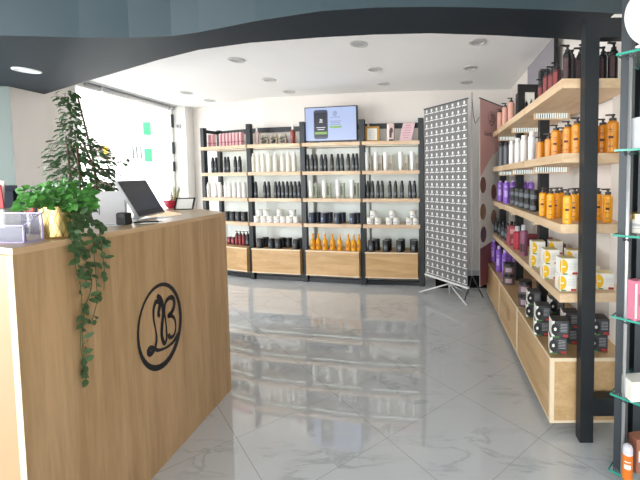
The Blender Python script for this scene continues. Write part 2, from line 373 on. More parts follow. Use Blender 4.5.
# window: opening along X = -4.15 with frame, pane and blind rail
b = MB()
for y in (4.17, 5.71): b.box((-4.06, y, 0), (-3.99, y + .03, CEIL), M_COLUMN)
b.box((-4.06, 4.20, 2.38), (-3.99, 5.71, CEIL), M_COLUMN)
b.box((-4.06, 4.20, 0), (-3.99, 5.71, .25), M_COLUMN)
w1 = structure('window_1', b, 'tall bright shop window beside the ficus', 'window')
o = bb((-4.03, 4.20, .25), (-4.02, 5.71, 2.38), M_PANE).build('pane', w1)
b = MB()
for z0, z1 in ((2.12, 2.32), (1.72, 1.9), (1.45, 1.6)): b.box((-3.99, 5.69, z0), (-3.975, 5.73, z1), M_POST)
b.build('hinge', w1)
t = thing('blind_rail', 'grey roller blind rail along the top of the window', 'blind')
MB().tube([(-3.95, 4.28, 2.405), (-3.95, 5.70, 2.405)], .022, M_GREY, 12).build('roller', t)
bb((-3.985, 4.28, 2.43), (-3.90, 5.70, 2.449), M_SILVER).build('rail', t)
for y in (4.45, 5.62): bb((-3.975, y, 2.37), (-3.925, y + .02, 2.45), M_SILVER).build('bracket', t)
t = thing('sensor', 'small grey sensor box on the white column', 'sensor', (-3.90, 5.742, 2.14))
bb((-.03, -.03, -.03), (.03, 0, .03), M_GREY, .006).build('housing', t)
MB().lathe([(.012, 0), (.012, .006), (0, .006)], M_POST, 12, frame((0, -.03, 0), (1, 0, 0), (0, 0, 1))).build('lens', t)

# outside: white building across the street with green signs and shop posters
structure('ground', bb((-40, -20, -.25), (20, 30, -.12), M_GROUND), 'pale pavement outside the window', 'ground')
t = thing('building', 'overexposed white building across the street seen through the window', 'building', (0, 10, -.12))
bb((-16, 0, 0), (-5, 4, 9), M_FACADE).build('facade', t)
for z0, z1 in ((2.66, 3.00), (1.95, 2.30)): bb((-7.72, -.06, z0), (-7.55, .0, z1), M_GREEN).build('green_sign', t)
po = bb((-9.05, -.03, 2.05), (-8.66, 0, 2.40), mat('poster_grey', '#8f8880', .6, var=.1)).build('poster', t)
bb((-8.83, -.035, 2.14), (-8.72, -.03, 2.36), M_YEL).build('poster_picture', po)
for x0, x1 in ((-8.60, -8.42), (-8.36, -8.12)):
    p = bb((x0, -.03, 2.03), (x1, 0, 2.38), mat('poster_pale', '#d2d2d0', .6, var=.05)).build('poster', t)
    b = MB()
    for k in range(4): b.tube([(x0 + .02, -.034, 2.36 - k * .08), (x1 - .02, -.034, 2.31 - k * .075 + .04 * (k % 2))], .006, M_POST, 5)
    b.build('poster_drawing', p)
for x in (-8.06, -7.96, -7.85): bb((x, -.03, 2.03), (x + .025, 0, 2.36), M_POST).build('window_slot', t)

# ceiling downlights
DL = [(-1.86, 3.58, 'second row of the white ceiling, left of centre'), (-.62, 3.19, ''), (-1.86, 4.28, ''), (-.60, 3.91, ''), (-1.86, 4.86, ''), (-.59, 4.49, ''), (.38, 3.16, ''), (.39, 3.88, ''), (.40, 4.45, ''), (-3.2, 4.88, ''), (-3.19, 5.36, '')]
DLL = ['nearest in the left middle row above the second bay', 'nearest in the row left of the television', 'middle one in the row over the second bay', 'middle one of the row over the third bay', 'farthest one in the row over the second bay', 'farthest one above the third bay', 'nearest one above the grey banner', 'middle one above the grey banner', 'farthest one above the grey banner', 'nearer of two beside the window', 'farther of two beside the window column']
for (x, y, _), l in zip(DL, DLL):
    t = thing('downlight', 'round recessed ceiling downlight, ' + l, 'light', (x, y, CEIL), 0, 'downlights in the white ceiling')
    MB().lathe([(.075, -.001), (.075, -.008), (.055, -.010), (.052, -.001)], M_RIM, 24).build('rim', t)
    MB().lathe([(.052, -.004), (0, -.004)], M_GREY, 24).build('lens', t)
t = thing('downlight', 'white round downlight set in the dark bulkhead', 'light', (-3.256, 3.02, BULK))
MB().lathe([(.085, -.001), (.085, -.008), (.07, -.010), (.068, -.001)], M_LENS, 28).build('rim', t)
MB().lathe([(.068, -.005), (0, -.005)], M_LENS, 28).build('lens', t)

# ================================================================== SHELVING UNITS
NODE = [(-3.22, 5.14), (-2.4087, 4.80), (-1.6525, 4.647), (-.8731, 4.491), (-.1491, 4.411)]
LV = [1.765, 1.412, 1.074, .757, .42]; BOT = .105; TOPB = 2.03; TH = .043
def bayframe(i):
    A = Vector((*NODE[i], 0)); B = Vector((*NODE[i + 1], 0)); e = (B - A).normalized()
    return A, e, Vector((-e.y, e.x, 0)), (B - A).length
def bay_at(i, px, off):                    # place at column px, `off` behind the front line of bay i
    A, e, n, Ln = bayframe(i); O = A + n * off
    lo, hi = -1.0, Ln + 1.0
    f = lambda s: CCX + CF * ((O + e * s).x / (O + e * s).y)
    for _ in range(40):
        md = (lo + hi) / 2
        if f(md) < px: lo = md
        else: hi = md
    P = O + e * lo
    return P.x, P.y
T = thing('shelving_unit', 'four-bay oak and black metal shelving unit along the back wall', 'shelving', (*NODE[2], 0))
def on_unit(mb, name, parent, T=T):
    o = mb.build(name); o.parent = parent
    if parent is T: o.matrix_parent_inverse = Matrix.Translation(-Vector(T.location))
    return o
for k in range(5):
    i = min(k, 3); A, e, n, Ln = bayframe(i)
    if 0 < k < 4:
        _, e0, n0, _ = bayframe(k - 1); n = (n + n0).normalized(); e = Vector((n.y, -n.x, 0))
    O = Vector((*NODE[k], 0)); Mx = frame(O, e, n)
    b = MB()
    b.box((-.032, .035, 0), (.032, .085, TOPB + .005), M_BLACK, Mx)
    if k == 0:
        b.box((-.026, .275, 0), (.026, .325, TOPB), M_BLACK, Mx)
        for z in (.02, TOPB - .06): b.box((-.025, .085, z), (.025, .275, z + .04), M_BLACK, Mx)
    on_unit(b, 'upright_frame', T)
for i in range(4):
    A, e, n, Ln = bayframe(i); Mx = frame(A, e, n)
    for lv in range(4):
        b = MB(); b.box((.014, 0, LV[lv] - TH), (Ln - .014, .32, LV[lv]), M_OAKH, Mx)
        sh = on_unit(b, 'shelf', T)
        b = MB(); b.box((.05, .09, LV[lv] - TH - .0014), (Ln - .05, .11, LV[lv] - TH - .0004), M_LED, Mx)
        on_unit(b, 'led_strip', sh)
    b = MB(); b.box((.042, -.01, BOT), (Ln - .042, .33, LV[4]), M_OAKB, Mx); bx = on_unit(b, 'storage_box', T)
    b = MB()
    b.box((.036, -.014, BOT - .002), (Ln - .036, -.01, BOT + .010), M_EDGE, Mx); b.box((.036, -.014, LV[4] - .014), (Ln - .036, -.01, LV[4] + .001), M_EDGE, Mx)
    on_unit(b, 'edge_band', bx)
    b = MB(); b.box((.03, .33, .4), (Ln - .03, .34, LV[0] - TH), M_PANEL, Mx); on_unit(b, 'back_panel', T)
    b = MB(); b.box((.03, .285, TOPB - .075), (Ln - .03, .315, TOPB - .012), M_BLACK, Mx); on_unit(b, 'crossbar', T)
    b = MB(); b.box((.03, .06, 0), (Ln - .03, .09, .05), M_BLACK, Mx); on_unit(b, 'crossbar', T)

# right-hand unit, along the right wall
RY = [1.83, 2.575, 3.285, 4.08]; RX0, RX1 = .632, .985; RBX = .588
RL = [1.787, 1.425, 1.0735, .7244, .392]
T2 = thing('shelving_unit', 'tall oak shelving unit on black posts along the right wall', 'shelving', (.8, 1.83, 0))
U = lambda mb, name, parent: on_unit(mb, name, parent, T2)
for k, y in enumerate((1.757, 2.555, 3.265, 4.05)):
    x0, x1 = (.714, .779) if k == 0 else (.735, .80)
    b = MB().box((x0, y, 0), (x1, y + .055, 2.045), M_BLACK); U(b, 'post', T2)
b = MB().box((.925, 1.757, 0), (.985, 1.812, 2.045), M_BLACK); U(b, 'post', T2)
for z in (.135, 1.955): U(MB().box((.779, 1.757, z), (.925, 1.812, z + .09), M_BLACK), 'crossbar', T2)
for k in range(3):
    y0, y1 = RY[k] + (0 if k == 0 else .006), RY[k + 1] - .006
    if k == 2: y1s = 3.93
    else: y1s = y1
    for lv in range(4):
        sh = U(MB().box((RX0, y0, RL[lv] - .046), (RX1, y1s, RL[lv]), M_OAKY), 'shelf', T2)
        b = MB().box((.685, y1s - .05, RL[lv] - .088), (.925, y1s - .03, RL[lv] - .080), M_OAKY)
        for xx in (.685, .917): b.box((xx, y1s - .05, RL[lv] - .080), (xx + .008, y1s - .03, RL[lv] - .0465), M_OAKY)
        for j in range(14): b.box((.70 + j * .0155, y1s - .046, RL[lv] - .080), (.707 + j * .0155, y1s - .040, RL[lv] - .0465), M_TICK)
        U(b, 'led_strip', sh)
    bx = U(MB().box((RBX + .004, y0 + .004, .055), (RX1, y1, RL[4] - .001), M_OAKC), 'storage_box', T2)
    b = MB()
    zt_ = RL[4]
    b.box((RBX, y0, .0525), (RBX + .022, y0 + .004, zt_), M_EDGE); b.box((RBX, y0 + .004, .0525), (RBX + .004, y0 + .02, zt_), M_EDGE)
    b.box((RBX + .022, y0, .0525), (RX1, y0 + .004, .066), M_EDGE); b.box((RBX + .022, y0, zt_ - .018), (RX1, y0 + .004, zt_), M_EDGE)
    b.box((RBX, y0 + .02, .0525), (RBX + .004, y1, .064), M_EDGE); b.box((RBX, y0 + .02, zt_ - .014), (RBX + .004, y1, zt_), M_EDGE)
    U(b, 'edge_band', bx)
    if k == 1:
        b = MB(); emblem(b, .06, mat('faint_brown_print', '#8a6a4c', .6, var=0), frame((RBX + .003, 2.90, .235), (0, -1, 0), (0, 0, 1)), True, .8); U(b, 'printed_emblem', bx)

# ================================================================== COUNTER
A = Vector((-1.2208, 1.0634, 0)); Fp = Vector((-1.267, 2.245, 0)); Rp = Vector((-2.02, 2.925, 0)); Lp = Vector((-1.98, 1.33, 0))
CTB, CTT = 1.088, 1.108
T = thing('reception_counter', 'wooden reception counter with round black letter emblem on its front', 'counter', tuple(A))
U3 = lambda mb, name, parent=T: on_unit(mb, name, parent, T)
def inset(p, q, d):                        # left normal offset of segment p->q
    e = (q - p).normalized(); return Vector((-e.y, e.x, 0)) * d
nf = inset(A, Fp, .2); nr = inset(Fp, Rp, .2); nl = inset(Lp, A, .2)
def meet(p, e, q, g):
    t = ((q - p).x * g.y - (q - p).y * g.x) / (e.x * g.y - e.y * g.x); return p + e * t
iF = meet(A + nf, Fp - A, Fp + nr, Rp - Fp); iA = meet(A + nf, Fp - A, Lp + nl, A - Lp)
xy = lambda *ps: [(p.x, p.y) for p in ps]
th = inset(A, Fp, .018)
b = MB(); b.prism(xy(A, Fp, Fp + th, A + th), 0, CTB, M_OAKV)
fp = U3(b, 'front_panel')
b = MB(); e = (A - Lp).normalized() * .0; b.prism([(A.x, A.y - .0012), (A.x, A.y - .0002), ((A + th).x, (A + th).y - .0002), ((A + th).x, (A + th).y - .0012)], 0, CTB, M_EDGE); U3(b, 'edge_band', fp)
b = MB(); b.prism(xy(A + th, Fp + th * 2, iF, iA), 0, CTB - .001, M_OAKV); U3(b, 'inner_panel')
b = MB(); b.prism(xy(Fp, Rp, Rp + nr, iF), 0, CTB, M_OAKV); U3(b, 'return_panel')
b = MB(); b.prism(xy(Lp, A + th, iA, Lp + nl), 0, CTB, M_ENDP); U3(b, 'end_panel')
b = MB(); b.prism(xy(A, Fp, Rp, Rp + nr, iF, iA, Lp + nl, Lp), CTB, CTT, M_LEDGE); U3(b, 'ledge')
b = MB(); b.prism(xy(iA, iF, Rp + nr, Lp + nl), .70, .74, M_OAKV); U3(b, 'desk_top')
ef = (Fp - A).normalized(); CORNER = A.copy()
def front_pt(px, py):                      # place on the counter's front face
    r = ray(px, py); nn = Vector((ef.y, -ef.x, 0)); t = (CORNER - Vector((0, 0, CH))).dot(nn) / r.dot(nn); return Vector((0, 0, CH)) + r * t
c0 = front_pt(161, 326)
b = MB(); nn = Vector((ef.y, -ef.x, 0)); emblem(b, .203, M_INK, frame(c0 + nn * .001, ef, (0, 0, 1)) @ Matrix.Diagonal((.72, .97, 1, 1)), True, 1.15); U3(b, 'printed_emblem', fp)

# ================================================================== PRODUCTS
KINDS = {}
def kind(key, name, cat, root, *parts): KINDS[key] = (name, cat, root.mesh(name), [(n, m.mesh(n), l) for n, m, l in parts])
def put(key, x, y, z, rz, label, group):
    name, cat, me, parts = KINDS[key]
    o = bpy.data.objects.new(name, me); COL.objects.link(o); o.location = (x, y, z + .0005); o.rotation_euler = (0, 0, rz); tag(o, label, cat, group)
    for n, m, l in parts:
        c = bpy.data.objects.new(n, m); COL.objects.link(c); c.parent = o
        if l: c['label'] = l
    return o
def pump(r, z, m, neck=.012, up=.035):     # a pump head: collar, stem, nozzle pointing to -X
    b = MB(); b.lathe([(r * .62, z), (r * .62, z + .014), (neck * .5, z + .016), (neck * .45, z + up), (neck * .8, z + up), (neck * .8, z + up + .008), (0, z + up + .008)], m, 12)
    b.box((-.034, -.006, z + up + .001), (.004, .006, z + up + .008), m); return b
def label_arc(r, z0, z1, m, a0=PI * .95, a1=PI * 1.75): return MB().lathe([(r, z0), (r, z1)], m, 12, None, (a0, a1))
def lines_arc(r, rows, m, a0=PI * 1.15, a1=PI * 1.55):
    b = MB()
    for z, h in rows: b.lathe([(r, z), (r, z + h)], m, 8, None, (a0, a1))
    return b
def rbox(w, d, h, m, bev=.002): return bb((-w / 2, -d / 2, 0), (w / 2, d / 2, h), m, bev)

def bottle(r, h, m, sh=.15, tip=.45): return MB().lathe([(0, 0), (r * .95, 0), (r, h * .02), (r, h * (1 - sh)), (r * .85, h * (1 - sh * .6)), (r * tip, h), (0, h)], m, 16)
kind('tapered', 'bottle', 'bottle', MB().lathe([(0, 0), (.022, 0), (.023, .004), (.023, .13), (.0215, .155), (.017, .172), (0, .172)], M_BKB, 16),
     ('cap', MB().lathe([(.017, .172), (.0155, .195), (.011, .214), (0, .217)], M_BKB, 14), None),
     ('label', label_arc(.0233, .04, .07, M_GREYL), 'grey printed label'))
kind('white_bottle', 'bottle', 'bottle', bottle(.027, .185, M_WHITE, .12, .6),
     ('cap', MB().lathe([(.017, .185), (.017, .207), (0, .208)], M_WHITE, 14), None), ('printed_text', lines_arc(.0273, [(.10, .007), (.06, .004)], M_GREYL, PI * 1.3, PI * 1.6), 'small dark print'))
kind('cream_bottle', 'bottle', 'bottle', bottle(.029, .22, M_CREAM, .14, .55),
     ('cap', MB().lathe([(.017, .22), (.016, .245), (0, .247)], M_WHITE, 14), None), ('printed_text', lines_arc(.0293, [(.13, .004), (.11, .004), (.06, .004)], M_GREY), 'faint grey print'))
kind('pink_carton', 'carton', 'carton', rbox(.042, .042, .185, M_PINK), ('stripe', bb((-.0215, -.0215, .055), (.0215, .0215, .07), M_ROSE), 'rose stripe'), ('side_print', bb((.006, -.0216, .02), (.0214, -.0212, .17), M_ROSE), 'rose printed side'))
def jar(r, h, m, lid, lm): return (MB().lathe([(0, 0), (r * .95, 0), (r, .004), (r, h * lid - .002), (r * .96, h * lid), (0, h * lid)], m, 18), ('lid', MB().lathe([(r * 1.01, h * lid), (r * 1.01, h - .003), (r * .97, h), (0, h)], lm, 18), None))
j = jar(.041, .126, M_BKB, .8, M_KCARD); kind('black_jar', 'jar', 'jar', j[0], j[1], ('printed_text', lines_arc(.0413, [(.05, .02), (.035, .005)], M_GREYL, PI * 1.25, PI * 1.55), 'grey print'))
j = jar(.045, .142, M_KCARD, .82, M_BKB); kind('canister', 'canister', 'canister', j[0], j[1], ('printed_text', lines_arc(.0453, [(.04, .035), (.025, .006), (.085, .006)], M_GREYL, PI * 1.3, PI * 1.6), 'pale grey emblem print'))
j = jar(.043, .132, M_NAVY, .8, M_NAVY); kind('navy_jar', 'jar', 'jar', j[0], j[1], ('printed_text', lines_arc(.0433, [(.05, .025), (.03, .006)], mat('blue_print', '#7d93b8', .5, var=0), PI * 1.25, PI * 1.5), 'pale blue print'))
j = jar(.040, .083, M_WHITE, .62, M_CREAM); kind('white_jar', 'jar', 'jar', j[0], j[1], ('printed_text', lines_arc(.0403, [(.02, .016)], M_GREY, PI * 1.3, PI * 1.6), 'faint grey print'))
kind('red_pump', 'pump_bottle', 'bottle', bottle(.026, .15, M_RED, .1, .6), ('pump', pump(.026, .15, M_KCARD), 'black pump'), ('label', label_arc(.0263, .03, .09, mat('red_label', '#a83a40', .5, var=.05), PI * 1.2, PI * 1.7), 'red label'))
kind('black_pump', 'pump_bottle', 'bottle', bottle(.026, .15, M_BKB, .1, .6), ('pump', pump(.026, .15, M_KCARD), None), ('label', label_arc(.0263, .03, .07, M_GREYL), 'grey label'))
kind('red_carton', 'carton', 'carton', rbox(.05, .05, .1, M_RED), ('print', bb((-.018, -.0256, .03), (.018, -.025, .07), mat('pinkish_print', '#b06068', .5, var=.05)), 'pinkish print'))
kind('red_spray', 'spray_bottle', 'bottle', bottle(.03, .175, mat('red_spray_plastic', '#b23a3c', .35, var=.08), .12, .5), ('cap', MB().lathe([(.014, .175), (.012, .235), (.009, .24), (0, .24)], M_WHITE, 12), 'white spray cap'), ('printed_text', lines_arc(.0303, [(.12, .006), (.08, .02), (.04, .006)], M_WINK), 'white print'))
kind('maroon_spray', 'spray_bottle', 'bottle', bottle(.032, .19, mat('maroon_spray_plastic', '#8a4038', .35, var=.08), .12, .5), ('cap', MB().lathe([(.014, .19), (.013, .255), (.009, .26), (0, .26)], M_WHITE, 12), 'white spray cap'), ('printed_text', lines_arc(.0323, [(.13, .006), (.08, .03), (.04, .006)], M_ROSE), 'pale print'))
kind('clear_spray', 'spray_bottle', 'bottle', bottle(.024, .19, mat('pale_pink_plastic', '#e0c8c6', .3, var=.03), .12, .5), ('cap', MB().lathe([(.012, .19), (.011, .245), (0, .247)], M_WHITE, 12), None), ('label', label_arc(.0243, .03, .12, mat('pale_label', '#d8a8a8', .5, var=.05), PI * 1.3, PI * 1.55), 'rose label'))
# leaf printed pouch: pointed soft pouch with dark leaves
b = MB()
b.add([(-.05, -.02, 0), (.05, -.02, 0), (.05, .02, 0), (-.05, .02, 0), (-.055, -.022, .06), (.055, -.022, .06), (.055, .022, .06), (-.055, .022, .06), (-.03, -.004, .14), (.034, -.004, .14), (.034, .004, .14), (-.03, .004, .14)],
      [(0, 3, 2, 1), (0, 1, 5, 4), (1, 2, 6, 5), (2, 3, 7, 6), (3, 0, 4, 7), (4, 5, 9, 8), (5, 6, 10, 9), (6, 7, 11, 10), (7, 4, 8, 11), (8, 9, 10, 11)], mat('pouch_cream', '#a89c88', .5, var=.05))
lf = MB(); rr = random.Random(3)
for k in range(34):
    x, z, a = rr.uniform(-.032, .032), rr.uniform(.026, .10), rr.uniform(0, PI); yy = -.0232 if z < .062 else -.0228 + (z - .06) * .235
    c, s_ = math.cos(a) * .022, math.sin(a) * .022
    lf.add([(x - c, yy, z - s_), (x - s_ * .35, yy, z + c * .35), (x + c, yy, z + s_), (x + s_ * .35, yy, z - c * .35)], [(0, 1, 2, 3)], (M_INK, mat('leaf_print', '#3e4a34', .5, var=.1), M_MAR)[k % 3])
kind('pouch', 'pouch', 'pouch', b, ('leaf_print', lf, 'dark leaf print'))
kind('oil_bottle', 'bottle', 'bottle', bottle(.032, .145, M_AMBER, .3, .38), ('cap', MB().lathe([(.012, .145), (.010, .195), (.006, .205), (0, .205)], M_ORANGE, 12), 'orange pointed cap'), ('printed_text', lines_arc(.0323, [(.04, .04)], mat('rust_print', '#b86a10', .5, var=.1), PI * 1.25, PI * 1.6), 'rust coloured print'))
kind('pale_tube', 'tube', 'tube', MB().lathe([(0, 0), (.021, 0), (.021, .03), (.026, .035), (.027, .19), (.027, .225), (0, .225)], M_WHITE, 16), ('cap', MB().lathe([(.0215, .0), (.0218, .03)], M_CREAM, 16), None))
kind('sage_carton', 'carton', 'carton', rbox(.05, .05, .19, mat('sage_card', '#c8d0c0', .5, var=.05)), ('print', bb((-.014, -.0256, .04), (.014, -.025, .15), mat('sage_print', '#8c9a84', .5, var=.1)), 'grey green print'))
kind('taupe_carton', 'carton', 'carton', rbox(.052, .052, .19, mat('taupe_card', '#c9c3b6', .5, var=.05)), ('print', bb((-.015, -.0266, .01), (.02, -.026, .09), mat('taupe_print', '#a49a86', .5, var=.1)), 'taupe printed patch'))

ORD = ['first', 'second', 'third', 'fourth', 'fifth', 'sixth', 'seventh', 'eighth', 'ninth', 'tenth', 'eleventh', 'twelfth', 'thirteenth', 'fourteenth']
BAYN = ['leftmost bay', 'second bay', 'third bay', 'rightmost bay']
SHN = ['top shelf', 'second shelf', 'third shelf', 'fourth shelf', 'bottom box']
def row(i, lv, key, pxs, off, desc, grp, note='', dz=0, rz=0, jit=.012):
    A, e, n, Ln = bayframe(i); ang = math.atan2(e.y, e.x); n_ = len(pxs)
    for k, px in enumerate(sorted(pxs)):
        x, y = bay_at(i, px, off + RND.uniform(-jit, jit))
        pos = ORD[k] + ' from left' + (',' if note else '')
        place = f'{note + ", " if note else "on "}{SHN[lv]}, {BAYN[i]} of back shelving'
        lab = f'{desc}, {pos} {place}' if n_ > 1 else f'{desc} {place}'
        put(key, x, y, LV[lv] + dz, ang + rz + RND.uniform(-.15, .15), lab, grp)
# leftmost bay
row(0, 0, 'pink_carton', [206, 212, 215.6, 223.3, 226.6, 230, 233.3, 236.5, 239.6, 243.4], .13, 'slim pink carton', 'pink cartons on the back shelving', jit=0)
row(0, 1, 'tapered', [214, 217.3, 226.4, 229.3, 236.4, 240.8], .075, 'black tapered bottle', 'black tapered bottles')
row(0, 2, 'white_bottle', [209, 215.4, 220.2, 226, 229.6, 234.6, 239.4, 244.4], .075, 'white bottle', 'white bottles in the leftmost bay')
row(0, 3, 'black_jar', [226.5, 232.3, 238, 243.8], .09, 'black jar', 'black jars in the leftmost bay', jit=.005)
row(0, 4, 'red_carton', [228, 232], .14, 'small dark red carton', 'dark red cartons on the bottom box', jit=0)
row(0, 4, 'red_pump', [235.6, 239, 242.6], .12, 'dark red pump bottle', 'dark red pump bottles', jit=0)
row(0, 4, 'black_pump', [246.3], .13, 'black pump bottle beside the red ones', 'black pump bottle', jit=0)
# second bay
row(1, 0, 'red_spray', [251.5], .15, 'red spray bottle with white cap', 'spray bottles on the top shelf', jit=0)
row(1, 0, 'clear_spray', [258.6], .14, 'slim pale pink spray bottle', 'spray bottles on the top shelf', jit=0)
row(1, 0, 'pouch', [266, 275.8, 284.6], .15, 'leaf-printed pouch', 'leaf-printed pouches', jit=0)
row(1, 0, 'maroon_spray', [294.4], .14, 'maroon spray bottle with white cap', 'spray bottles on the top shelf', jit=0)
row(1, 1, 'cream_bottle', [254, 259, 263.8, 269.8, 276.3, 283.5, 289, 295], .075, 'tall cream white bottle', 'cream bottles in the second bay', jit=.004)
row(1, 2, 'tapered', [256, 265, 268.9, 275.8, 279.4, 283.3, 287.4, 291.4, 295.4, 299.4], .075, 'black tapered bottle', 'black tapered bottles', jit=0)
row(1, 3, 'white_jar', [256.4, 263, 269.4, 276.3, 282.6, 289, 295.9], .06, 'small white jar', 'stacked white jars in the second bay', 'lower row', jit=0)
row(1, 3, 'white_jar', [259, 266, 279.4, 292.4], .06, 'small white jar', 'stacked white jars in the second bay', 'upper row', .0835, jit=0)
row(1, 4, 'black_jar', [258.8, 270.2, 277.3, 295], .045, 'black jar', 'black jars on the second bottom box', 'front row', jit=0)
row(1, 4, 'black_jar', [264.3, 281.3, 287.6, 299.6], .145, 'black jar', 'black jars on the second bottom box', 'back row', jit=0)
# third bay
row(2, 1, 'tapered', [308.6, 313, 316.6, 322.4, 326.2, 332.5, 338.6, 342.8, 349, 353.8, 357.4], .075, 'black tapered bottle', 'black tapered bottles', jit=0)
row(2, 2, 'pale_tube', [311, 324.4, 338, 352], .075, 'white upright tube', 'white tubes in the third bay', jit=0)
row(2, 2, 'sage_carton', [315.4, 328.8, 342.6, 356.3], .13, 'pale sage green carton', 'sage cartons in the third bay', jit=0)
row(2, 3, 'navy_jar', [311.9, 323.6, 337.5, 352.7], .055, 'dark navy jar', 'navy jars in the third bay', 'front row', jit=0)
row(2, 3, 'navy_jar', [317, 329, 342, 357.3], .155, 'dark navy jar', 'navy jars in the third bay', 'back row', jit=0)
row(2, 4, 'oil_bottle', [311.8, 317.2, 324, 331.5, 338.8, 347.4, 352.9, 358.2], .07, 'amber oil bottle', 'amber oil bottles', jit=.015)
# rightmost bay
row(3, 1, 'pale_tube', [367, 376.2, 386, 401, 412.6], .075, 'white upright tube', 'white tubes in the rightmost bay', jit=0)
row(3, 1, 'taupe_carton', [370.2, 380.8, 391.2, 406.4, 417.4], .13, 'pale taupe carton', 'taupe cartons in the rightmost bay', jit=0)
row(3, 2, 'tapered', [368, 372.6, 378, 382.3, 390, 395.6, 402, 410, 414.6], .075, 'black tapered bottle', 'black tapered bottles', jit=0)
row(3, 3, 'white_jar', [369.8, 377.5, 388.8, 396.2, 409, 415.8], .06, 'small white jar', 'stacked white jars in the rightmost bay', 'lower row', jit=0)
row(3, 3, 'white_jar', [373, 392.4, 413], .06, 'small white jar', 'stacked white jars in the rightmost bay', 'upper row', .0835, jit=0)
row(3, 4, 'canister', [371, 385.6, 399.4, 413.8], .045, 'black canister', 'black canisters on the bottom box', 'front row', jit=0)
row(3, 4, 'canister', [375.5, 387.5, 401, 413.2], .145, 'black canister', 'black canisters on the bottom box', 'back row', jit=0)

# television on the top shelf of the third bay
A, e, n, Ln = bayframe(2); x, y = bay_at(2, 332.6, .10)
t = thing('television', 'flat television showing a black jar advert on the top shelf', 'television', (x, y, LV[0] + .0005), math.atan2(e.y, e.x))
bb((-.352, -.018, .018), (.352, .022, .452), M_BKB, .003).build('casing', t)
for sx in (-.22, .22): bb((sx - .03, -.07, 0), (sx + .03, .07, .018), M_BKB).build('foot', t)
sc = bb((-.34, -.0195, .032), (.34, -.0185, .44), emit('screen_glow', '#b9c9f2', .95)).build('screen', t)
E_DK = emit('screen_dark', '#141a2e', .9); E_MID = emit('screen_slate', '#3a4866', .8); E_GR = emit('screen_green', '#8cc04a', .9); E_WH = emit('screen_white', '#f2f6ff', 1.0); E_TX = emit('screen_text', '#6a7aa0', .8)
Ms = frame((0, -.0198, 0), (1, 0, 0), (0, 0, 1))
b = MB()
def rr_poly(cx, cy, w, h, r, k=5):
    out = []
    for q, (sx, sy) in enumerate(((1, 1), (-1, 1), (-1, -1), (1, -1))):
        for j_ in range(k + 1):
            a = PI / 2 * (q + j_ / k); out.append((cx + sx * (w / 2 - r) + r * math.cos(a), cy + sy * (h / 2 - r) + r * math.sin(a)))
    return out
b.prism(rr_poly(-.13, .232, .19, .36, .03), 0, .0006, E_MID, Ms)
b.prism(rr_poly(-.13, .23, .165, .30, .01), .0006, .0010, E_DK, Ms)
b.prism(rr_poly(-.13, .125, .165, .03, .004), .001, .0014, E_GR, Ms)
for yy, w in ((.19, .12), (.165, .09)): b.box((-.13 - w / 2, yy, .001), (-.13 + w / 2, yy + .008, .0014), E_WH, Ms)
emblem(b, .034, E_WH, frame((-.13, -.0211, .275), (1, 0, 0), (0, 0, 1)), False, 1.6)
emblem(b, .03, E_TX, frame((.06, -.0205, .365), (1, 0, 0), (0, 0, 1)), True, 1.2)
text_mesh(b, 'Laura Beauté', .024, E_TX, frame((.065, -.0203, .312), (1, 0, 0), (0, 0, 1)), .35)
for yy, w in ((.265, .16), (.245, .12), (.225, .14)): b.box((.07 - w / 2, yy, 0), (.07 + w / 2, yy + .005, .0006), E_TX, Ms)
b.box((-.01, .185, 0), (.15, .208, .0006), E_GR, Ms)
b.build('screen_picture', sc)

# things on the top shelf of the rightmost bay
A, e, n, Ln = bayframe(3); ang = math.atan2(e.y, e.x)
x, y = bay_at(3, 373, .14)
t = thing('picture_frame', 'gold framed certificate standing on the rightmost bay top shelf', 'picture frame', (x, y, LV[0] + .0005), ang + .08)
tilt = Matrix.Rotation(-.1, 4, 'X'); b = MB()
for a_, c_ in (((-.088, -.01, 0), (-.062, .01, .2)), ((.062, -.01, 0), (.088, .01, .2)), ((-.062, -.01, 0), (.062, .01, .026)), ((-.062, -.01, .174), (.062, .01, .2))): b.box(a_, c_, M_WOODF, tilt)
b.build('border', t); MB().box((-.062, -.004, .026), (.062, .004, .174), M_CARD, tilt).build('sheet', t)
b = MB()
for k, w in enumerate((.05, .09, .08, .09, .06)): b.box((-w / 2, -.0052, .145 - k * .022), (w / 2, -.0042, .149 - k * .022), M_GREY, tilt)
b.build('printed_text', t); bb((-.01, .01, 0), (.01, .06, .09), M_WOODF).build('easel_back', t)
x, y = bay_at(3, 391.5, .14)
t = thing('carton', 'tall carton with brown figure print between gold frame and pink sheet', 'carton', (x, y, LV[0] + .0005), ang)
rbox(.085, .05, .225, mat('pale_rose_card', '#d2bcb4', .5, var=.06)).build('box', t)
b = MB(); b.box((-.036, -.026, .012), (-.022, -.0252, .21), M_WINK); b.build('side_strip', t)
b = MB(); b.prism([(-.01, .05), (.015, .05), (.02, .11), (.034, .12), (.03, .16), (.012, .175), (.0, .165), (-.012, .13)], 0, .0008, M_MAR, frame((0, -.0252, 0), (1, 0, 0), (0, 0, 1))); b.box((-.018, -.026, .01), (.038, -.0252, .03), M_INK); b.build('figure_print', t)
x, y = bay_at(3, 408.5, .15)
t = thing('sign_plate', 'slanted pale pink sheet with lettering at right end of top shelf', 'sign', (x, y, LV[0] + .0005), ang)
b = MB(); b.add([(-.105, -.04, 0), (.045, -.04, 0), (.085, .04, .235), (-.065, .04, .235), (-.105, -.034, 0), (.045, -.034, 0), (.085, .046, .235), (-.065, .046, .235)], [(0, 1, 2, 3), (7, 6, 5, 4), (0, 4, 5, 1), (1, 5, 6, 2), (2, 6, 7, 3), (3, 7, 4, 0)], M_PINKB); b.build('sheet', t)
b = MB()
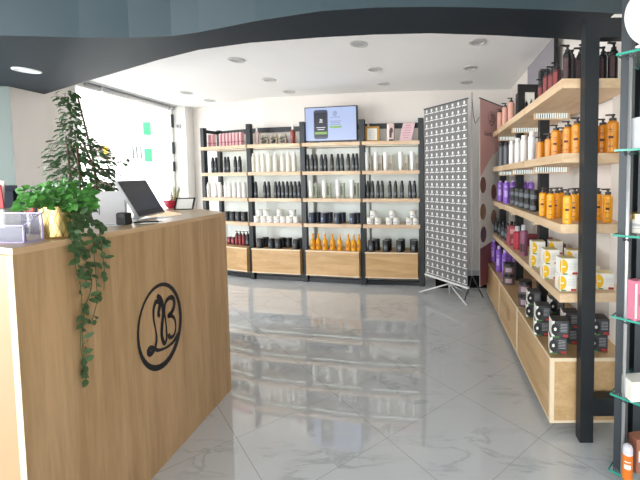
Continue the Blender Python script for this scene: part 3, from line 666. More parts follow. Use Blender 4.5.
for k, w in enumerate((.07, .1, .08, .1, .09, .06)):
    s_ = .85 - k * .13; x0 = -.105 + .04 * s_ + .075; yy = -.0405 + .08 * s_
    b.box((x0 - w / 2, yy - .0012, .235 * s_), (x0 + w / 2, yy - .0006, .235 * s_ + .006), M_ROSE)
b.build('printed_text', t); bb((-.03, .0, 0), (.03, .05, .06), M_PINKB).build('stand', t)

# ------------------------------------------------------------------ right unit products
def pbottle(r, h, m, pm, up=.03, lab=None, ll=None):
    p = [('pump', pump(r, h, pm, .013, up), 'dark pump')]
    if lab: p.append(('label', lab, ll))
    return [bottle(r, h, m, .06, .75)] + p
kind('amber_pump', 'pump_bottle', 'bottle', *pbottle(.0235, .142, M_ORANGE, M_CAP, .024, lines_arc(.0238, [(.098, .003), (.09, .002), (.065, .012), (.05, .002), (.022, .003)], M_TEXT, PI * 1.2, PI * 1.45), 'dark printed lines'))
kind('amber_big', 'pump_bottle', 'bottle', *pbottle(.029, .155, mat('deep_amber_bottle', '#dc8a0c', .25, var=.08, scale=18), M_CAP, .026, lines_arc(.0293, [(.11, .003), (.10, .002), (.07, .012), (.03, .003)], M_TEXT, PI * 1.2, PI * 1.45), 'dark printed lines'))
kind('amber_small', 'pump_bottle', 'bottle', *pbottle(.026, .115, mat('deep_amber_bottle', '#dc8a0c'), M_CAP, .024))
kind('tall_black', 'pump_bottle', 'bottle', *pbottle(.021, .15, mat('plum_black_plastic', '#1c1718', .25, var=.1), M_KCARD, .03, label_arc(.0213, .02, .12, mat('dark_rose_label', '#43282b', .5, var=.3, scale=150), PI * 1.05, PI * 1.4), 'dark rose label'))
kind('tall_grey', 'pump_bottle', 'bottle', *pbottle(.022, .15, mat('grey_black_plastic', '#4a4446', .25, var=.1), M_KCARD, .03))
kind('maroon_pump', 'pump_bottle', 'bottle', *pbottle(.024, .13, M_MAR, M_KCARD, .03, label_arc(.0243, .03, .11, mat('red_rose_label', '#8a3a3a', .5, var=.2, scale=120), PI * 1.05, PI * 1.4), 'red label'))
kind('blush_pump', 'pump_bottle', 'bottle', *pbottle(.029, .185, M_PUMPPINK, M_CAP, .03))
kind('white_tall', 'bottle', 'bottle', bottle(.027, .19, M_WHITE, .07, .7), ('cap', MB().lathe([(.02, .19), (.02, .215), (0, .216)], M_WHITE, 14), None))
kind('slate_tall', 'bottle', 'bottle', bottle(.03, .21, mat('slate_plastic', '#565a60', .3, var=.05), .07, .7), ('cap', MB().lathe([(.022, .21), (.022, .235), (0, .236)], M_KCARD, 14), 'black cap'))
kind('purple_bottle', 'bottle', 'bottle', bottle(.03, .195, M_PURPLE, .06, .7), ('cap', MB().lathe([(.016, .195), (.016, .21), (0, .211)], M_LILAC, 14), 'lilac cap'), ('printed_text', lines_arc(.0303, [(.15, .01), (.06, .06)], M_LILAC, PI * 1.2, PI * 1.5), 'lilac print'))
kind('purple_tall', 'bottle', 'bottle', bottle(.028, .22, M_PURPLE, .1, .6), ('cap', MB().lathe([(.015, .22), (.015, .25), (0, .251)], M_LILAC, 14), 'lilac cap'), ('printed_text', lines_arc(.0283, [(.15, .01), (.06, .07)], M_LILAC, PI * 1.2, PI * 1.5), 'lilac print'))
j = jar(.028, .075, M_BKB, .7, M_KCARD); kind('small_black_jar', 'jar', 'jar', j[0], j[1], ('label', label_arc(.0283, .012, .04, M_GREYL, PI * 1.05, PI * 1.6), 'grey label'))
kind('small_black_bottle', 'bottle', 'bottle', bottle(.026, .13, M_BKB, .12, .6), ('cap', MB().lathe([(.014, .13), (.014, .165), (0, .166)], M_KCARD, 12), None), ('label', label_arc(.0263, .03, .07, M_GREYL, PI * 1.1, PI * 1.5), 'grey label'))
j = jar(.05, .092, M_SMOKE, .74, M_KCARD); kind('smoky_jar', 'jar', 'jar', j[0], j[1], ('printed_text', lines_arc(.0503, [(.02, .035)], mat('mauve_label', '#b39ca4', .4, var=.05), PI * 1.2, PI * 1.55), 'mauve label'))
def side_print(w, d, h, face):
    pass
B_ = .084
b = MB(); zf = -B_ / 2 - .0007
pr = frame((0, -B_ / 2 - .0001, 0), (1, 0, 0), (0, 0, 1))
b.prism([(-B_ / 2 + .004 + .024 * math.cos(a) * (1.2 if math.cos(a) > 0 else .1), B_ * .52 + .037 * math.sin(a)) for a in [2 * PI * k / 24 for k in range(24)]], 0, .0006, M_YEL, pr)
b.box((-.038, .044 - .004, .0006), (-.022, .050 - .004, .001), M_WINK, pr); b.box((-.036, .002, 0), (-.012, .008, .0006), M_GRN, pr); b.box((.014, .002, 0), (.04, .013, .0006), M_REDP, pr)
for k in range(5): b.box((-.002, .060 - k * .008, 0), (.034, .0615 - k * .008, .0006), M_GREY, pr)
pl = frame((-B_ / 2 - .0001, 0, 0), (0, -1, 0), (0, 0, 1))
b.prism([(B_ / 2 - .003 - .022 * abs(math.cos(a)) * (1 if math.cos(a) > 0 else .12), B_ * .52 + .034 * math.sin(a)) for a in [2 * PI * k / 24 for k in range(24)]], 0, .0006, M_YEL, pl)
kind('yellow_carton', 'carton', 'carton', rbox(B_, B_, B_, M_CARD, .0008), ('print', b, 'yellow oval print'), ('lid_print', bb((-.036, -.036, B_), (.036, .036, B_ + .0005), mat('straw_print', '#d8c890', .5, var=.05)), 'straw coloured top'))
H_ = .086
b = MB(); pr = frame((0, -B_ / 2 - .0001, 0), (1, 0, 0), (0, 0, 1)); pl = frame((-B_ / 2 - .0001, 0, 0), (0, -1, 0), (0, 0, 1))
b.box((-B_ / 2, 0, 0), (-B_ / 2 + .012, H_, .0004), M_CARD, pr)
b.prism([(-.026 + .020 * math.cos(a), H_ * .5 + .032 * math.sin(a)) for a in [2 * PI * k / 24 for k in range(24)]], .0004, .0008, M_KCARD, pr)
b.prism([(-.026 + .007 * math.cos(a), H_ * .5 + .009 * math.sin(a)) for a in [2 * PI * k / 10 for k in range(10)]], .0008, .0011, M_CARD, pr)
for k in range(6): b.box((.0, .07 - k * .008, 0), (.034, .072 - k * .008, .0006), M_GREY, pr)
b.box((.012, .004, 0), (.038, .016, .0006), M_REDP, pr); b.box((-.04, .0, 0), (-.005, .005, .0006), M_GRN, pr)
b.box((-B_ / 2, 0, 0), (B_ / 2 - .004, H_, .0005), M_CARD, pl)
for k in range(4): b.box((-.02, .06 - k * .01, .0005), (.02, .062 - k * .01, .0008), M_GREY, pl)
kind('black_carton', 'carton', 'carton', rbox(B_, B_, H_, M_BCARD, .0008), ('print', b, 'white side with black round print'))
kind('rose_carton', 'carton', 'carton', rbox(.075, .075, .085, mat('rose_red_card', '#a8505a', .5, var=.08), .001), ('print', bb((-.02, -.0382, .02), (.03, -.0376, .06), mat('rose_pale_print', '#e0a0a0', .5, var=.05)), 'pale print'))
kind('crimson_bottle', 'bottle', 'bottle', bottle(.035, .15, M_CRIM, .08, .5), ('cap', MB().lathe([(.02, .15), (.02, .19), (0, .191)], M_GREY, 14), 'grey cap'))
kind('mauve_bottle', 'bottle', 'bottle', bottle(.03, .19, mat('mauve_plastic', '#8c546c', .35, var=.1, scale=40), .08, .6), ('cap', MB().lathe([(.018, .19), (.018, .23), (0, .231)], M_GREY, 14), 'grey cap'), ('label', label_arc(.0303, .03, .09, M_MAR, PI * 1.1, PI * 1.5), 'maroon label'))
kind('wine_carton', 'carton', 'carton', rbox(.08, .08, .1, mat('wine_card', '#7e2c3c', .5, var=.08), .001), ('print', bb((-.03, -.0408, .02), (.03, -.0402, .07), M_KCARD), 'black print'))
RS = ['top shelf', 'second shelf', 'third shelf', 'fourth shelf', 'bottom boxes']
def rrow(lv, key, items, desc, grp, note='', dz=0, rz=0):
    n_ = len(items)
    for k, (px, X) in enumerate(items):
        z = RL[lv] + dz; Y = on_x(px, X, z)
        pos = f', {ORD[k]} from left,' if n_ > 1 else ''
        put(key, X, Y, z, rz + RND.uniform(-.2, .2), f'{desc}{pos} {note + ", " if note else "on "}{RS[lv]} of right wall shelving', grp)
# top shelf
rrow(0, 'blush_pump', [(499.8, .68), (505, .68), (511, .69)], 'blush pink pump bottle', 'blush pump bottles')
rrow(0, 'maroon_pump', [(541, .72), (546.5, .685), (551.5, .70), (556.5, .705), (562, .79)], 'maroon pump bottle', 'maroon pump bottles')
rrow(0, 'tall_black', [(566.5, .685), (575, .84), (579.5, .765), (584.5, .775), (602, .88), (606.5, .94), (612.5, .905)], 'tall black pump bottle', 'black pump bottles on the right shelving')
rrow(0, 'tall_grey', [(571.0, .735)], 'tall charcoal grey pump bottle near front corner', 'black pump bottles on the right shelving')
# second shelf
rrow(1, 'slate_tall', [(501, .70), (506, .72)], 'slate grey bottle', 'slate bottles')
rrow(1, 'white_tall', [(511.7, .705), (517.5, .71), (523.6, .715), (531.5, .715)], 'tall white bottle', 'tall white bottles on the right shelving')
rrow(1, 'amber_small', [(540, .70), (548.5, .70)], 'short deep amber pump bottle', 'deep amber pump bottles')
rrow(1, 'amber_big', [(555.3, .72), (562.3, .80), (567.3, .74), (576.5, .745), (588, .825), (601.8, .90), (611.5, .885)], 'large deep amber pump bottle', 'deep amber pump bottles')
# third shelf
rrow(2, 'purple_bottle', [(500, .69), (506.3, .68), (512.6, .78), (523.8, .86), (530.5, .87)], 'purple bottle', 'purple bottles on the third shelf')
small = [(513, .70), (517.5, .70), (522.2, .70), (527.6, .70), (533.4, .70)]
rrow(2, 'small_black_jar', small, 'small black jar', 'stacked small black jars', 'lower row')
rrow(2, 'small_black_jar', small, 'small black jar', 'stacked small black jars', 'upper row', .0755)
rrow(2, 'amber_pump', [(542.5, .675), (550.3, .672), (556.5, .725), (560.5, .775), (566.8, .675), (573.8, .76), (577.5, .82), (597.3, .90), (606.8, .90)], 'bright amber pump bottle', 'bright amber pump bottles')
# fourth shelf
rrow(3, 'small_black_bottle', [(496, .675), (499.8, .69), (503.2, .68), (507, .69), (511.5, .76), (515.2, .79), (519.5, .84), (524.5, .80)], 'small black bottle', 'small black bottles on the fourth shelf')
rrow(3, 'rose_carton', [(511.8, .685)], 'rose red carton at the foot of a stack', 'rose red cartons')
rrow(3, 'rose_carton', [(511.8, .685)], 'upper rose red carton of the stack of two', 'rose red cartons', '', .0855)
rrow(3, 'crimson_bottle', [(517.4, .69)], 'crimson bottle with grey cap', 'crimson bottle')
rrow(3, 'mauve_bottle', [(523.3, .68)], 'mauve bottle with grey cap', 'mauve bottle')
rrow(3, 'wine_carton', [(532, .85), (546.5, .92), (558.5, .925)], 'wine red carton', 'wine red cartons')
for i_, (px, X, d, nm) in enumerate([(536, .68, 2.42, 'left front'), (548.5, .675, 2.14, 'middle front'), (563.5, .687, 1.905, 'nearest front')]):
    for k in (0, 1):
        put('yellow_carton', X + (.004 if k else 0), d, RL[3] + k * (B_ + .001), -.12 + .05 * i_ + k * .06, f'white and yellow carton, {"upper" if k else "lower"} one of the {nm} stack on fourth shelf', 'white and yellow cartons')
for px, X, d, nm in [(0, .80, 2.42, 'behind the left front stack'), (0, .805, 2.12, 'behind the middle front stack')]:
    for k in (0, 1): put('yellow_carton', X, d, RL[3] + k * (B_ + .001), -.1 - k * .05, f'white and yellow carton, {"upper" if k else "lower"} one, {nm}', 'white and yellow cartons')
put('yellow_carton', .895, 1.93, RL[3], -.15, 'white and yellow carton right of the near black post', 'white and yellow cartons')
put('yellow_carton', .88, 2.06, RL[3], -.1, 'white and yellow carton behind the one right of the black post', 'white and yellow cartons')
# bottom boxes
rrow(4, 'purple_tall', [(493.6, .66), (498.8, .645), (504.6, .665), (509, .72), (514, .80)], 'purple tall bottle', 'purple bottles on the bottom boxes')
for px, X, nm in ((508.8, .652, 'far'), (524.6, .652, 'near')):
    for k in (0, 1): put('smoky_jar', X, on_x(px, X, .4), RL[4] + k * .0925, .1, f'smoky round jar with black lid, {"upper" if k else "lower"} one of the {nm} stack', 'smoky jars on the bottom boxes')
for X, d, nm, ks in [(.655, 2.42, 'the far left stack', 2), (.632, 2.14, 'the middle left stack', 2), (.652, 1.915, 'the nearest front stack', 2), (.75, 2.26, 'the far rear stack', 2), (.752, 2.03, 'the near rear stack', 2), (.872, 1.94, 'the stack right of the black post', 2)]:
    for k in range(ks):
        put('black_carton', X + .006 * k, d, RL[4] + k * (H_ + .001), -.16 + .05 * k + RND.uniform(-.04, .04), f'black and white carton, {"upper" if k else "lower"} one of {nm}', 'black and white cartons')
# picture frame and grey board on the top shelf
t = thing('picture_frame', 'black photo frame standing on the right unit top shelf', 'picture frame', (.765, 2.98, RL[0] + .0005), .1)
b = MB()
for a_, c_ in (((-.09, -.01, 0), (-.035, .012, .26)), ((.045, -.01, 0), (.095, .012, .26)), ((-.035, -.01, 0), (.045, .012, .05)), ((-.035, -.01, .2), (.045, .012, .26))): b.box(a_, c_, M_KCARD)
b.build('border', t); bb((-.035, -.002, .05), (.045, .004, .2), M_CARD).build('photo', t)
b = MB(); b.prism([(-.03, .0), (-.012, .0), (-.008, .05), (-.02, .075), (-.032, .05)], 0, .0006, M_INK, frame((.0, -.0024, .06), (1, 0, 0), (0, 0, 1))); b.prism([(.005, 0), (.035, 0), (.03, .06), (.02, .09), (.008, .06)], 0, .0006, M_GREYL, frame((0, -.0024, .06), (1, 0, 0), (0, 0, 1))); b.build('photo_print', t)
t = thing('canvas', 'large grey canvas board leaning on the wall behind the bottles', 'canvas', (.93, 2.88, RL[0] + .0005))
bb((0, 0, 0), (.03, .80, .60), mat('grey_canvas', '#8d8a90', .7, var=.06), .002).build('panel', t)
bb((-.002, -.004, 0), (.032, 0, .602), M_KCARD).build('edge', t)

# ================================================================== BANNERS
bl = Vector((-.095, 4.28, 0)); br = Vector((.345, 3.72, 0)); ex = (br - bl).normalized(); wd = (br - bl).length
t = thing('display_banner', 'tall grey banner printed with rows of small white emblems', 'banner', tuple(bl), math.atan2(ex.y, ex.x))
zb0, zb1 = .20, 2.10
sheet = bb((.0, -.002, zb0), (wd, .002, zb1), emblem_print(wd, zb0, zb1)).build('sheet', t)
bb((-.012, -.012, zb0 - .014), (wd + .012, .012, zb0 + .004), M_WHITE).build('bottom_rail', t)
bb((-.008, -.006, zb1 - .004), (wd + .008, .006, zb1 + .008), M_POST).build('top_rail', t)
MB().tube([(wd / 2, .06, .03), (wd / 2, .02, zb1)], .01, M_GREY).build('pole', t)
for p in ((.02, -.1), (wd - .02, .0), (wd / 2, .3)): MB().tube([(wd / 2, .06, .15), (p[0], p[1], .008)], .008, M_WHITE).build('foot', t)
pl_ = Vector((.478, 3.80, 0)); pe = Vector((.9, 4.42, 0)); ex = (pe - pl_).normalized(); wd = (pe - pl_).length
t = thing('display_banner', 'tall dusty pink banner with dark emblem beside the right shelving', 'banner', tuple(pl_), math.atan2(ex.y, ex.x))
z0, z1 = .18, 2.12
sheet = bb((0, -.002, z0), (wd, .002, z1), M_BANW).build('sheet', t)
Mx = frame((0, -.0022, 0), (1, 0, 0), (0, 0, 1))
b = MB(); b.prism([(0.002, z1 - .002), (0.002, 1.32), (.3, 1.56), (wd - .002, 1.74), (wd - .002, z1 - .002)], 0, .0006, M_BANP, Mx)
b.prism([(0.002, z0 + .002), (wd - .002, z0 + .002), (wd - .002, .55), (.3, .62), (.002, .58)], 0, .0006, mat('burgundy_print', '#7e4a50', .6, var=.1, scale=8), Mx)
for (x, z, r, h) in ((.07, 1.24, .085, '#7a5248'), (.07, .96, .085, '#8a6a58'), (.08, .72, .085, '#5e4058'), (.33, 1.16, .085, '#7a5248'), (.33, .88, .085, '#8a6a58')):
    b.prism([(x + r * .8 * math.cos(a), z + r * math.sin(a)) for a in [2 * PI * q / 20 for q in range(20)]], .0006, .0012, mat('round_photo_' + h[1:], h, .5, var=.45, scale=14), Mx)
b.build('printed_panels', sheet)
b = MB(); emblem(b, .075, M_INK, frame((.27, -.0036, 1.95), (1, 0, 0), (0, 0, 1)), True, .9)
text_mesh(b, 'Laura Beauté', .075, M_INK, frame((.29, -.0036, 1.76), (1, 0, 0), (0, 0, 1)), .35); b.build('printed_name', sheet)
bb((-.006, -.006, z1 - .004), (wd + .006, .006, z1 + .008), M_POST).build('top_rail', t)
MB().tube([(-.06, .06, .30), (-.075, .05, 2.17)], .008, M_GREY).build('pole', t)
b = MB()
for p in ((-.12, .1), (.06, -.02), (.05, .16)): b.tube([(-.06, .06, .31), (p[0] - .02, p[1], .06)], .006, M_POST)
b.build('tripod', t)
MB().tube([(-.075, .05, 2.14), (-.08, .03, 1.93), (-.06, .02, 1.86), (.0, .005, 1.93)], .0035, M_POST, 6).build('cord', t)
t = thing('floor_plinth', 'low black plinth on the floor behind the banners', 'plinth', (.02, 4.37, 0))
bb((0, 0, 0), (.62, .40, .045), mat('matt_black_board', '#0c0c0e', .8, spec=.15, var=0), .004).build('slab', t)

# ================================================================== GLASS DISPLAY STAND (right edge)
gl = Vector((.758, 1.552, 0)); q45 = math.radians(-45)
t = thing('glass_display_stand', 'glass shelf display stand with dark post at the right edge', 'display stand', tuple(gl), q45)
sd = .30; zs = [.035, .375, .715, 1.065, 1.42, 1.812]
for z in zs:
    s_ = bb((0, 0, z - .008), (sd, sd, z), M_GLASS).build('glass_shelf', t)
    b = MB(); b.box((-.0005, -.0015, z - .0085), (sd, 0, z + .0005), M_GEDGE); b.box((-.0015, 0, z - .0085), (0, sd, z + .0005), M_GEDGE); b.build('glass_edge', s_)
bb((.008, .03, 0), (.05, .075, 2.3), M_POST).build('post', t)
bb((.02, sd - .05, 0), (.065, sd - .005, 2.3), M_POST).build('post', t)
MB().tube([(.05, .017, .0), (.05, .017, 1.80)], .007, M_SILVER, 10).build('pole', t)
for z in zs[1:]: MB().tube([(.035, .017, z - .02), (.065, .017, z - .02)], .008, M_POST, 8).build('clamp', t)
def gpt(px, y_depth, z): return ((px - CCX) / CF * y_depth, y_depth)
def gthing(name, label, cat, px, d, z, rz=0): x, y = gpt(px, d, z); return thing(name, label, cat, (x, y, z + .0006), rz)
t = gthing('carton', 'silver white carton on the second glass shelf from the top', 'carton', 641, 1.52, 1.42, .2); rbox(.062, .05, .125, mat('silver_card', '#c9ccd0', .4, var=.05), .001).build('box', t); bb((-.02, -.0262, .075), (.02, -.0256, .08), M_INK).build('printed_text', t); bb((-.016, -.0262, .03), (.016, -.0256, .055), M_GREY).build('print', t)
t = gthing('jar', 'white cream jar with gold lid on the third glass shelf', 'jar', 638.5, 1.60, 1.065); j = jar(.044, .085, M_CREAM, .7, M_GOLD); j[0].build('body', t); j[1][1].build('lid', t)['label'] = 'gold lid'; lines_arc(.0443, [(.03, .012), (.02, .003)], M_GREY).build('label_print', t)
t = gthing('carton', 'slim pink carton on the fourth glass shelf', 'carton', 638, 1.51, .715, .3); rbox(.045, .04, .165, mat('bright_pink_card', '#d88098', .45, var=.08), .001).build('box', t); bb((-.0228, -.0206, .01), (-.012, -.02, .155), M_CARD).build('side_strip', t); bb((-.005, -.0206, .06), (.018, -.02, .11), M_ROSE).build('print', t)
t = gthing('carton', 'low white carton on the fifth glass shelf', 'carton', 641, 1.52, .375, .1); rbox(.09, .07, .085, M_CARD, .001).build('box', t); bb((.0, -.0358, .02), (.04, -.0352, .06), M_GREY).build('print', t)
t = gthing('tube', 'orange tube with pale round cap on the lowest glass shelf', 'tube', 633.5, 1.50, .035); MB().lathe([(0, 0), (.020, 0), (.021, .006), (.021, .105), (.019, .108), (0, .108)], mat('orange_tube', '#e07820', .35, var=.06), 18).build('body', t); MB().lathe([(.0205, .108), (.0205, .128), (.016, .142), (.008, .148), (0, .149)], mat('pale_lilac_cap', '#d4d2dc', .3, var=.02), 18).build('cap', t)['label'] = 'pale domed cap'; lines_arc(.0213, [(.05, .02), (.08, .004)], M_CARD).build('label_print', t)
t = gthing('carton', 'copper brown carton behind the orange tube', 'carton', 644, 1.55, .035, .2); rbox(.055, .05, .15, mat('copper_card', '#a86e58', .4, var=.06), .001).build('box', t); bb((-.018, -.0262, .05), (.018, -.0256, .1), M_CARD).build('print', t)
# round white mirror standing on the top glass shelf
t = gthing('round_mirror', 'round white framed disc standing on the top glass shelf', 'mirror', 644, 1.47, 1.812, .25)
Mr = frame((0, 0, .105), (1, 0, 0), (0, 0, 1))
MB().lathe([(0, -.012), (.098, -.012), (.102, -.006), (.102, .008), (.094, .012), (0, .012)], M_WHITE, 40, Mr).build('disc', t)
bb((-.03, -.03, 0), (.03, .03, .008), M_WHITE, .002).build('base', t)

# ================================================================== ON THE COUNTER
Z = CTT + .0006
# acrylic leaflet holder
t = thing('leaflet_holder', 'clear lilac acrylic card holder on the near end of the counter', 'holder', (-1.372, 1.165, Z), -.05)
b = MB(); b.box((-.08, -.002, 0), (.08, .0, .055), M_ACRYL); b.box((-.08, .052, 0), (.08, .054, .09), M_ACRYL); b.box((-.08, 0, 0), (.08, .052, .003), M_ACRYL)
for s_ in (-.08, .078): b.add([(s_, 0, .003), (s_, .052, .003), (s_, .052, .09), (s_, 0, .055), (s_ + .002, 0, .003), (s_ + .002, .052, .003), (s_ + .002, .052, .09), (s_ + .002, 0, .055)], [(0, 1, 2, 3), (7, 6, 5, 4), (0, 3, 7, 4), (1, 5, 6, 2), (3, 2, 6, 7), (0, 4, 5, 1)], M_ACRYL)
b.build('tray', t)
b = MB(); b.box((-.081, -.003, .054), (.081, .001, .057), M_AEDGE); b.box((-.081, .051, .089), (.081, .055, .092), M_AEDGE); b.box((-.081, -.003, 0), (.081, .0, .004), M_AEDGE); b.box((.078, -.003, 0), (.081, .001, .057), M_AEDGE); b.box((.078, .051, 0), (.081, .055, .09), M_AEDGE)
b.tube([(.0795, 0, .056), (.0795, .053, .0905)], .0015, M_AEDGE, 6); b.box((.078, 0, 0), (.081, .054, .004), M_AEDGE); b.build('polished_edge', t)
c = bb((-.074, .006, .004), (.072, .012, .046), mat('slate_card', '#3c4254', .5, var=.06)).build('card', t)
b = MB(); Mx = frame((-.022, .0056, .024), (1, 0, 0), (0, 0, 1)); b.prism([(.008 * math.cos(a), .006 + .008 * math.sin(a)) for a in [2 * PI * k / 16 for k in range(16)]], 0, .0006, M_WINK, Mx); b.prism([(-.017, -.008), (0, -.005), (.018, -.006), (.018, -.003), (0, -.002), (-.017, -.004)], 0, .0006, M_WINK, Mx); b.build('printed_emblem', c)
# brochure stand further back with red and white brochures
t = thing('brochure_stand', 'pale grey stand at left edge of counter holding brochures', 'stand', (-1.60, 1.345, Z), .1)
bb((-.06, -.03, 0), (.06, .03, .095), mat('pale_green_grey', '#b9c4bc', .5, var=.04), .002).build('body', t); bb((-.055, -.0312, .03), (.055, -.0306, .08), M_CARD).build('front_label', t)
for dx, c_, nm, an in ((-.02, M_CARD, 'white brochure behind the red one on the counter', .10), (.012, mat('red_brochure', '#c8383e', .5, var=.15, scale=25), 'red brochure in the stand at left edge', -.08)):
    yy = .012 if dx < 0 else -.012
    tt = thing('brochure', nm, 'brochure', (-1.60 + dx, 1.345 + yy, Z + .0955), .1)
    MB().box((-.035, -.002, 0), (.035, .002, .085 if dx > 0 else .105), c_, Matrix.Rotation(an, 4, 'Y')).build('sheets', tt)
    MB().box((-.02, -.0028, .05), (.02, -.0021, .07), M_CARD if dx > 0 else M_REDP, Matrix.Rotation(an, 4, 'Y')).build('print', tt)
# coral round desk ornament
t = thing('desk_ornament', 'small round coral red ornament beside the green plant', 'ornament', (-1.462, 1.335, Z), .5)
MB().tube([(0, 0, 0), (0, 0, .08)], .005, M_SILVER).build('stem', t); MB().lathe([(.018, 0), (.018, .004), (0, .006)], M_SILVER, 16).build('foot', t)
MB().lathe([(.006, -.004), (.013, -.006), (.014, 0), (.013, .006), (.006, .004), (.006, -.004)], M_CORAL, 20, frame((0, 0, .092), (1, 0, 0), (0, 0, 1))).build('ring', t)
# gold pot with trailing plant
PX, PY = -1.300, 1.272
t = thing('potted_plant', 'bright green trailing plant in a gold lattice pot on the counter', 'plant', (PX, PY, Z))
pot = MB().lathe([(0, 0), (.037, 0), (.041, .006), (.043, .108), (.041, .108), (.039, .09), (0, .088)], M_GOLD, 28).build('pot', t)
b = MB()
for k in range(14):
    for d in (-1, 1):
        pts = []
        for j_ in range(9):
            a = 2 * PI * k / 14 + d * j_ / 8 * .75; z = .006 + j_ / 8 * .1; r = .0413 + .002 * j_ / 8; pts.append((r * math.cos(a), r * math.sin(a), z))
        b.tube(pts, .0006, mat('dark_gold', '#a08040', .35, metal=.8), 4)
b.build('lattice', pot); MB().lathe([(.039, .0895), (0, .092)], M_SOIL, 20).build('soil', pot)
def leaf(mb, base, d, up, L, Wd, m, fold=.25):
    d = Vector(d).normalized(); s_ = d.cross(Vector(up)); s_ = s_.normalized() if s_.length > 1e-4 else Vector((1, 0, 0)); u = s_.cross(d)
    P = lambda l, w, h: Vector(base) + d * (l * L) + s_ * (w * Wd) + u * (h * L)
    vs = [P(0, 0, 0), P(.25, -.42, fold * .3), P(.55, -.5, fold * .25), P(.82, -.27, .02), P(1, 0, -.12), P(.82, .27, .02), P(.55, .5, fold * .25), P(.25, .42, fold * .3), P(.3, 0, 0), P(.65, 0, 0)]
    mb.add(vs, [(0, 8, 1), (1, 8, 9, 2), (2, 9, 3), (3, 9, 4), (0, 7, 8), (7, 6, 9, 8), (6, 5, 9), (5, 4, 9)], m, True)
rl = random.Random(11)
fol = MB(); stm = MB()
for k in range(330):
    a = rl.uniform(0, 2 * PI); e_ = math.asin(rl.uniform(-.25, 1)); q = rl.uniform(.55, 1.0)
    tip = Vector((.088 * q * math.cos(a) * math.cos(e_) + .012, .105 * q * math.sin(a) * math.cos(e_), .118 + .082 * q * math.sin(e_)))
    if math.hypot(tip.x, tip.y) < .06 and tip.z < .12: tip.z += .03
    if k % 3 == 0: stm.tube([(.02 * math.cos(a), .02 * math.sin(a), .09), (tip.x * .5, tip.y * .5, tip.z * .6 + .05), tuple(tip)], .0012, M_LEAF, 4)
    leaf(fol, tip, (math.cos(a) + rl.uniform(-.9, .9), math.sin(a) + rl.uniform(-.9, .9), rl.uniform(-.9, .7)), (rl.uniform(-.6, .8), -.8, rl.uniform(.2, 1)), rl.uniform(.016, .027), rl.uniform(.014, .023), M_LEAF)
fol.build('foliage', t); stm.build('stems', t)
vine = MB(); vst = MB()
nn = Vector((ef.y, -ef.x, 0))
def fc(px, py, off): p = front_pt(px, py) + nn * off; return Vector((p.x - PX, p.y - PY, p.z - Z))
paths = [[(78, 222), (82, 245), (88, 262), (92, 285), (86, 310), (83, 335), (85, 358), (86, 379)], [(82, 218), (92, 232), (95, 255), (96, 280), (98, 300), (92, 320)], [(70, 218), (74, 240), (75, 262), (80, 290), (82, 315), (80, 345), (85, 370)], [(88, 216), (97, 226), (101, 245), (103, 268), (104, 290)], [(76, 216), (70, 232), (72, 250), (78, 268), (90, 290)]]
for pi_, path in enumerate(paths):
    pts = [Vector((.03, -.02, .10)), Vector((.06, .01 + pi_ * .012, .105))] + [fc(x - 3, y, .005 + .004 * (k % 2) + .002 * pi_) for k, (x, y) in enumerate(path)]
    pts = [Vector(p) for p in spline([tuple(p) for p in pts], 7)]
    vst.tube(pts, .0013, mat('vine_stem', '#4a5a30', .6, var=.2), 5)
    for k in range(4, len(pts)):
        for q in range(2 if k < 30 else 1):
            if rl.random() < (.62 if k < 26 else .5):
                a = rl.uniform(-1, 1)
                d = ef * rl.uniform(-1, .8) + nn * rl.uniform(.05, .45) + Vector((0, 0, rl.uniform(-1.0, .25)))
                leaf(vine, pts[k] + nn * .002, d, nn + Vector((0, 0, .5)), rl.uniform(.022, .036), rl.uniform(.015, .024), M_VINE)
vst.build('vine_stem', t); vine.build('vine_leaves', t)

# touch screen till
t = thing('touch_screen', 'dark tilted touch screen with pale edge standing on the counter', 'screen', (-1.42, 1.86, Z))
def at_depth(px, py, Y): r = ray(px, py); return Vector((0, 0, CH)) + r * (Y / r.y)
BL, BR, TL = at_depth(139, 217.5, 1.70), at_depth(165, 212, 1.93), at_depth(116.5, 181, 1.68)
exs = (BR - BL).normalized(); eys = (TL - BL); eys = (eys - exs * eys.dot(exs)); hs = eys.length; ws = (BR - BL).length
Mx = Matrix.Translation(-Vector(t.location)) @ frame(BL, exs, eys)
MB().box((0, 0, -.013), (ws, hs, 0), M_GREY, Mx).build('casing', t)
MB().box((.006, .004, 0), (ws - .006, hs - .004, .0012), M_SCREEN, Mx).build('screen_glass', t)
MB().box((.006, .004, .0012), (ws - .006, .03, .0016), M_KCARD, Mx).build('lower_bezel', t)
b = MB(); b.box((-.09, -.10, 0), (.0, .03, .008), M_GREY); b.tube([(-.05, -.04, .008), (-.022, -.045, .08)], .014, M_GREY); b.build('stand', t)
t = thing('monitor', 'light grey monitor back beside the touch screen', 'monitor', (-1.59, 1.80, .7406), .12)
MB().box((-.078, -.012, .12), (.085, .006, .512), M_GREY).build('panel', t); bb((-.07, -.05, 0), (.07, .06, .012), M_GREY, .003).build('foot', t); bb((-.02, .006, .012), (.02, .02, .25), M_GREY).build('neck', t)
MB().box((-.03, -.0128, .40), (-.026, -.012, .45), M_POST).build('seam', t)
t = thing('card_reader', 'small black card reader between grey monitor and touch screen', 'card reader', (-1.372, 1.635, Z), .1)
bb((-.022, -.02, 0), (.022, .02, .055), M_KCARD, .004).build('body', t); bb((-.015, -.0206, .03), (.015, -.02, .048), M_SCREEN).build('display', t)
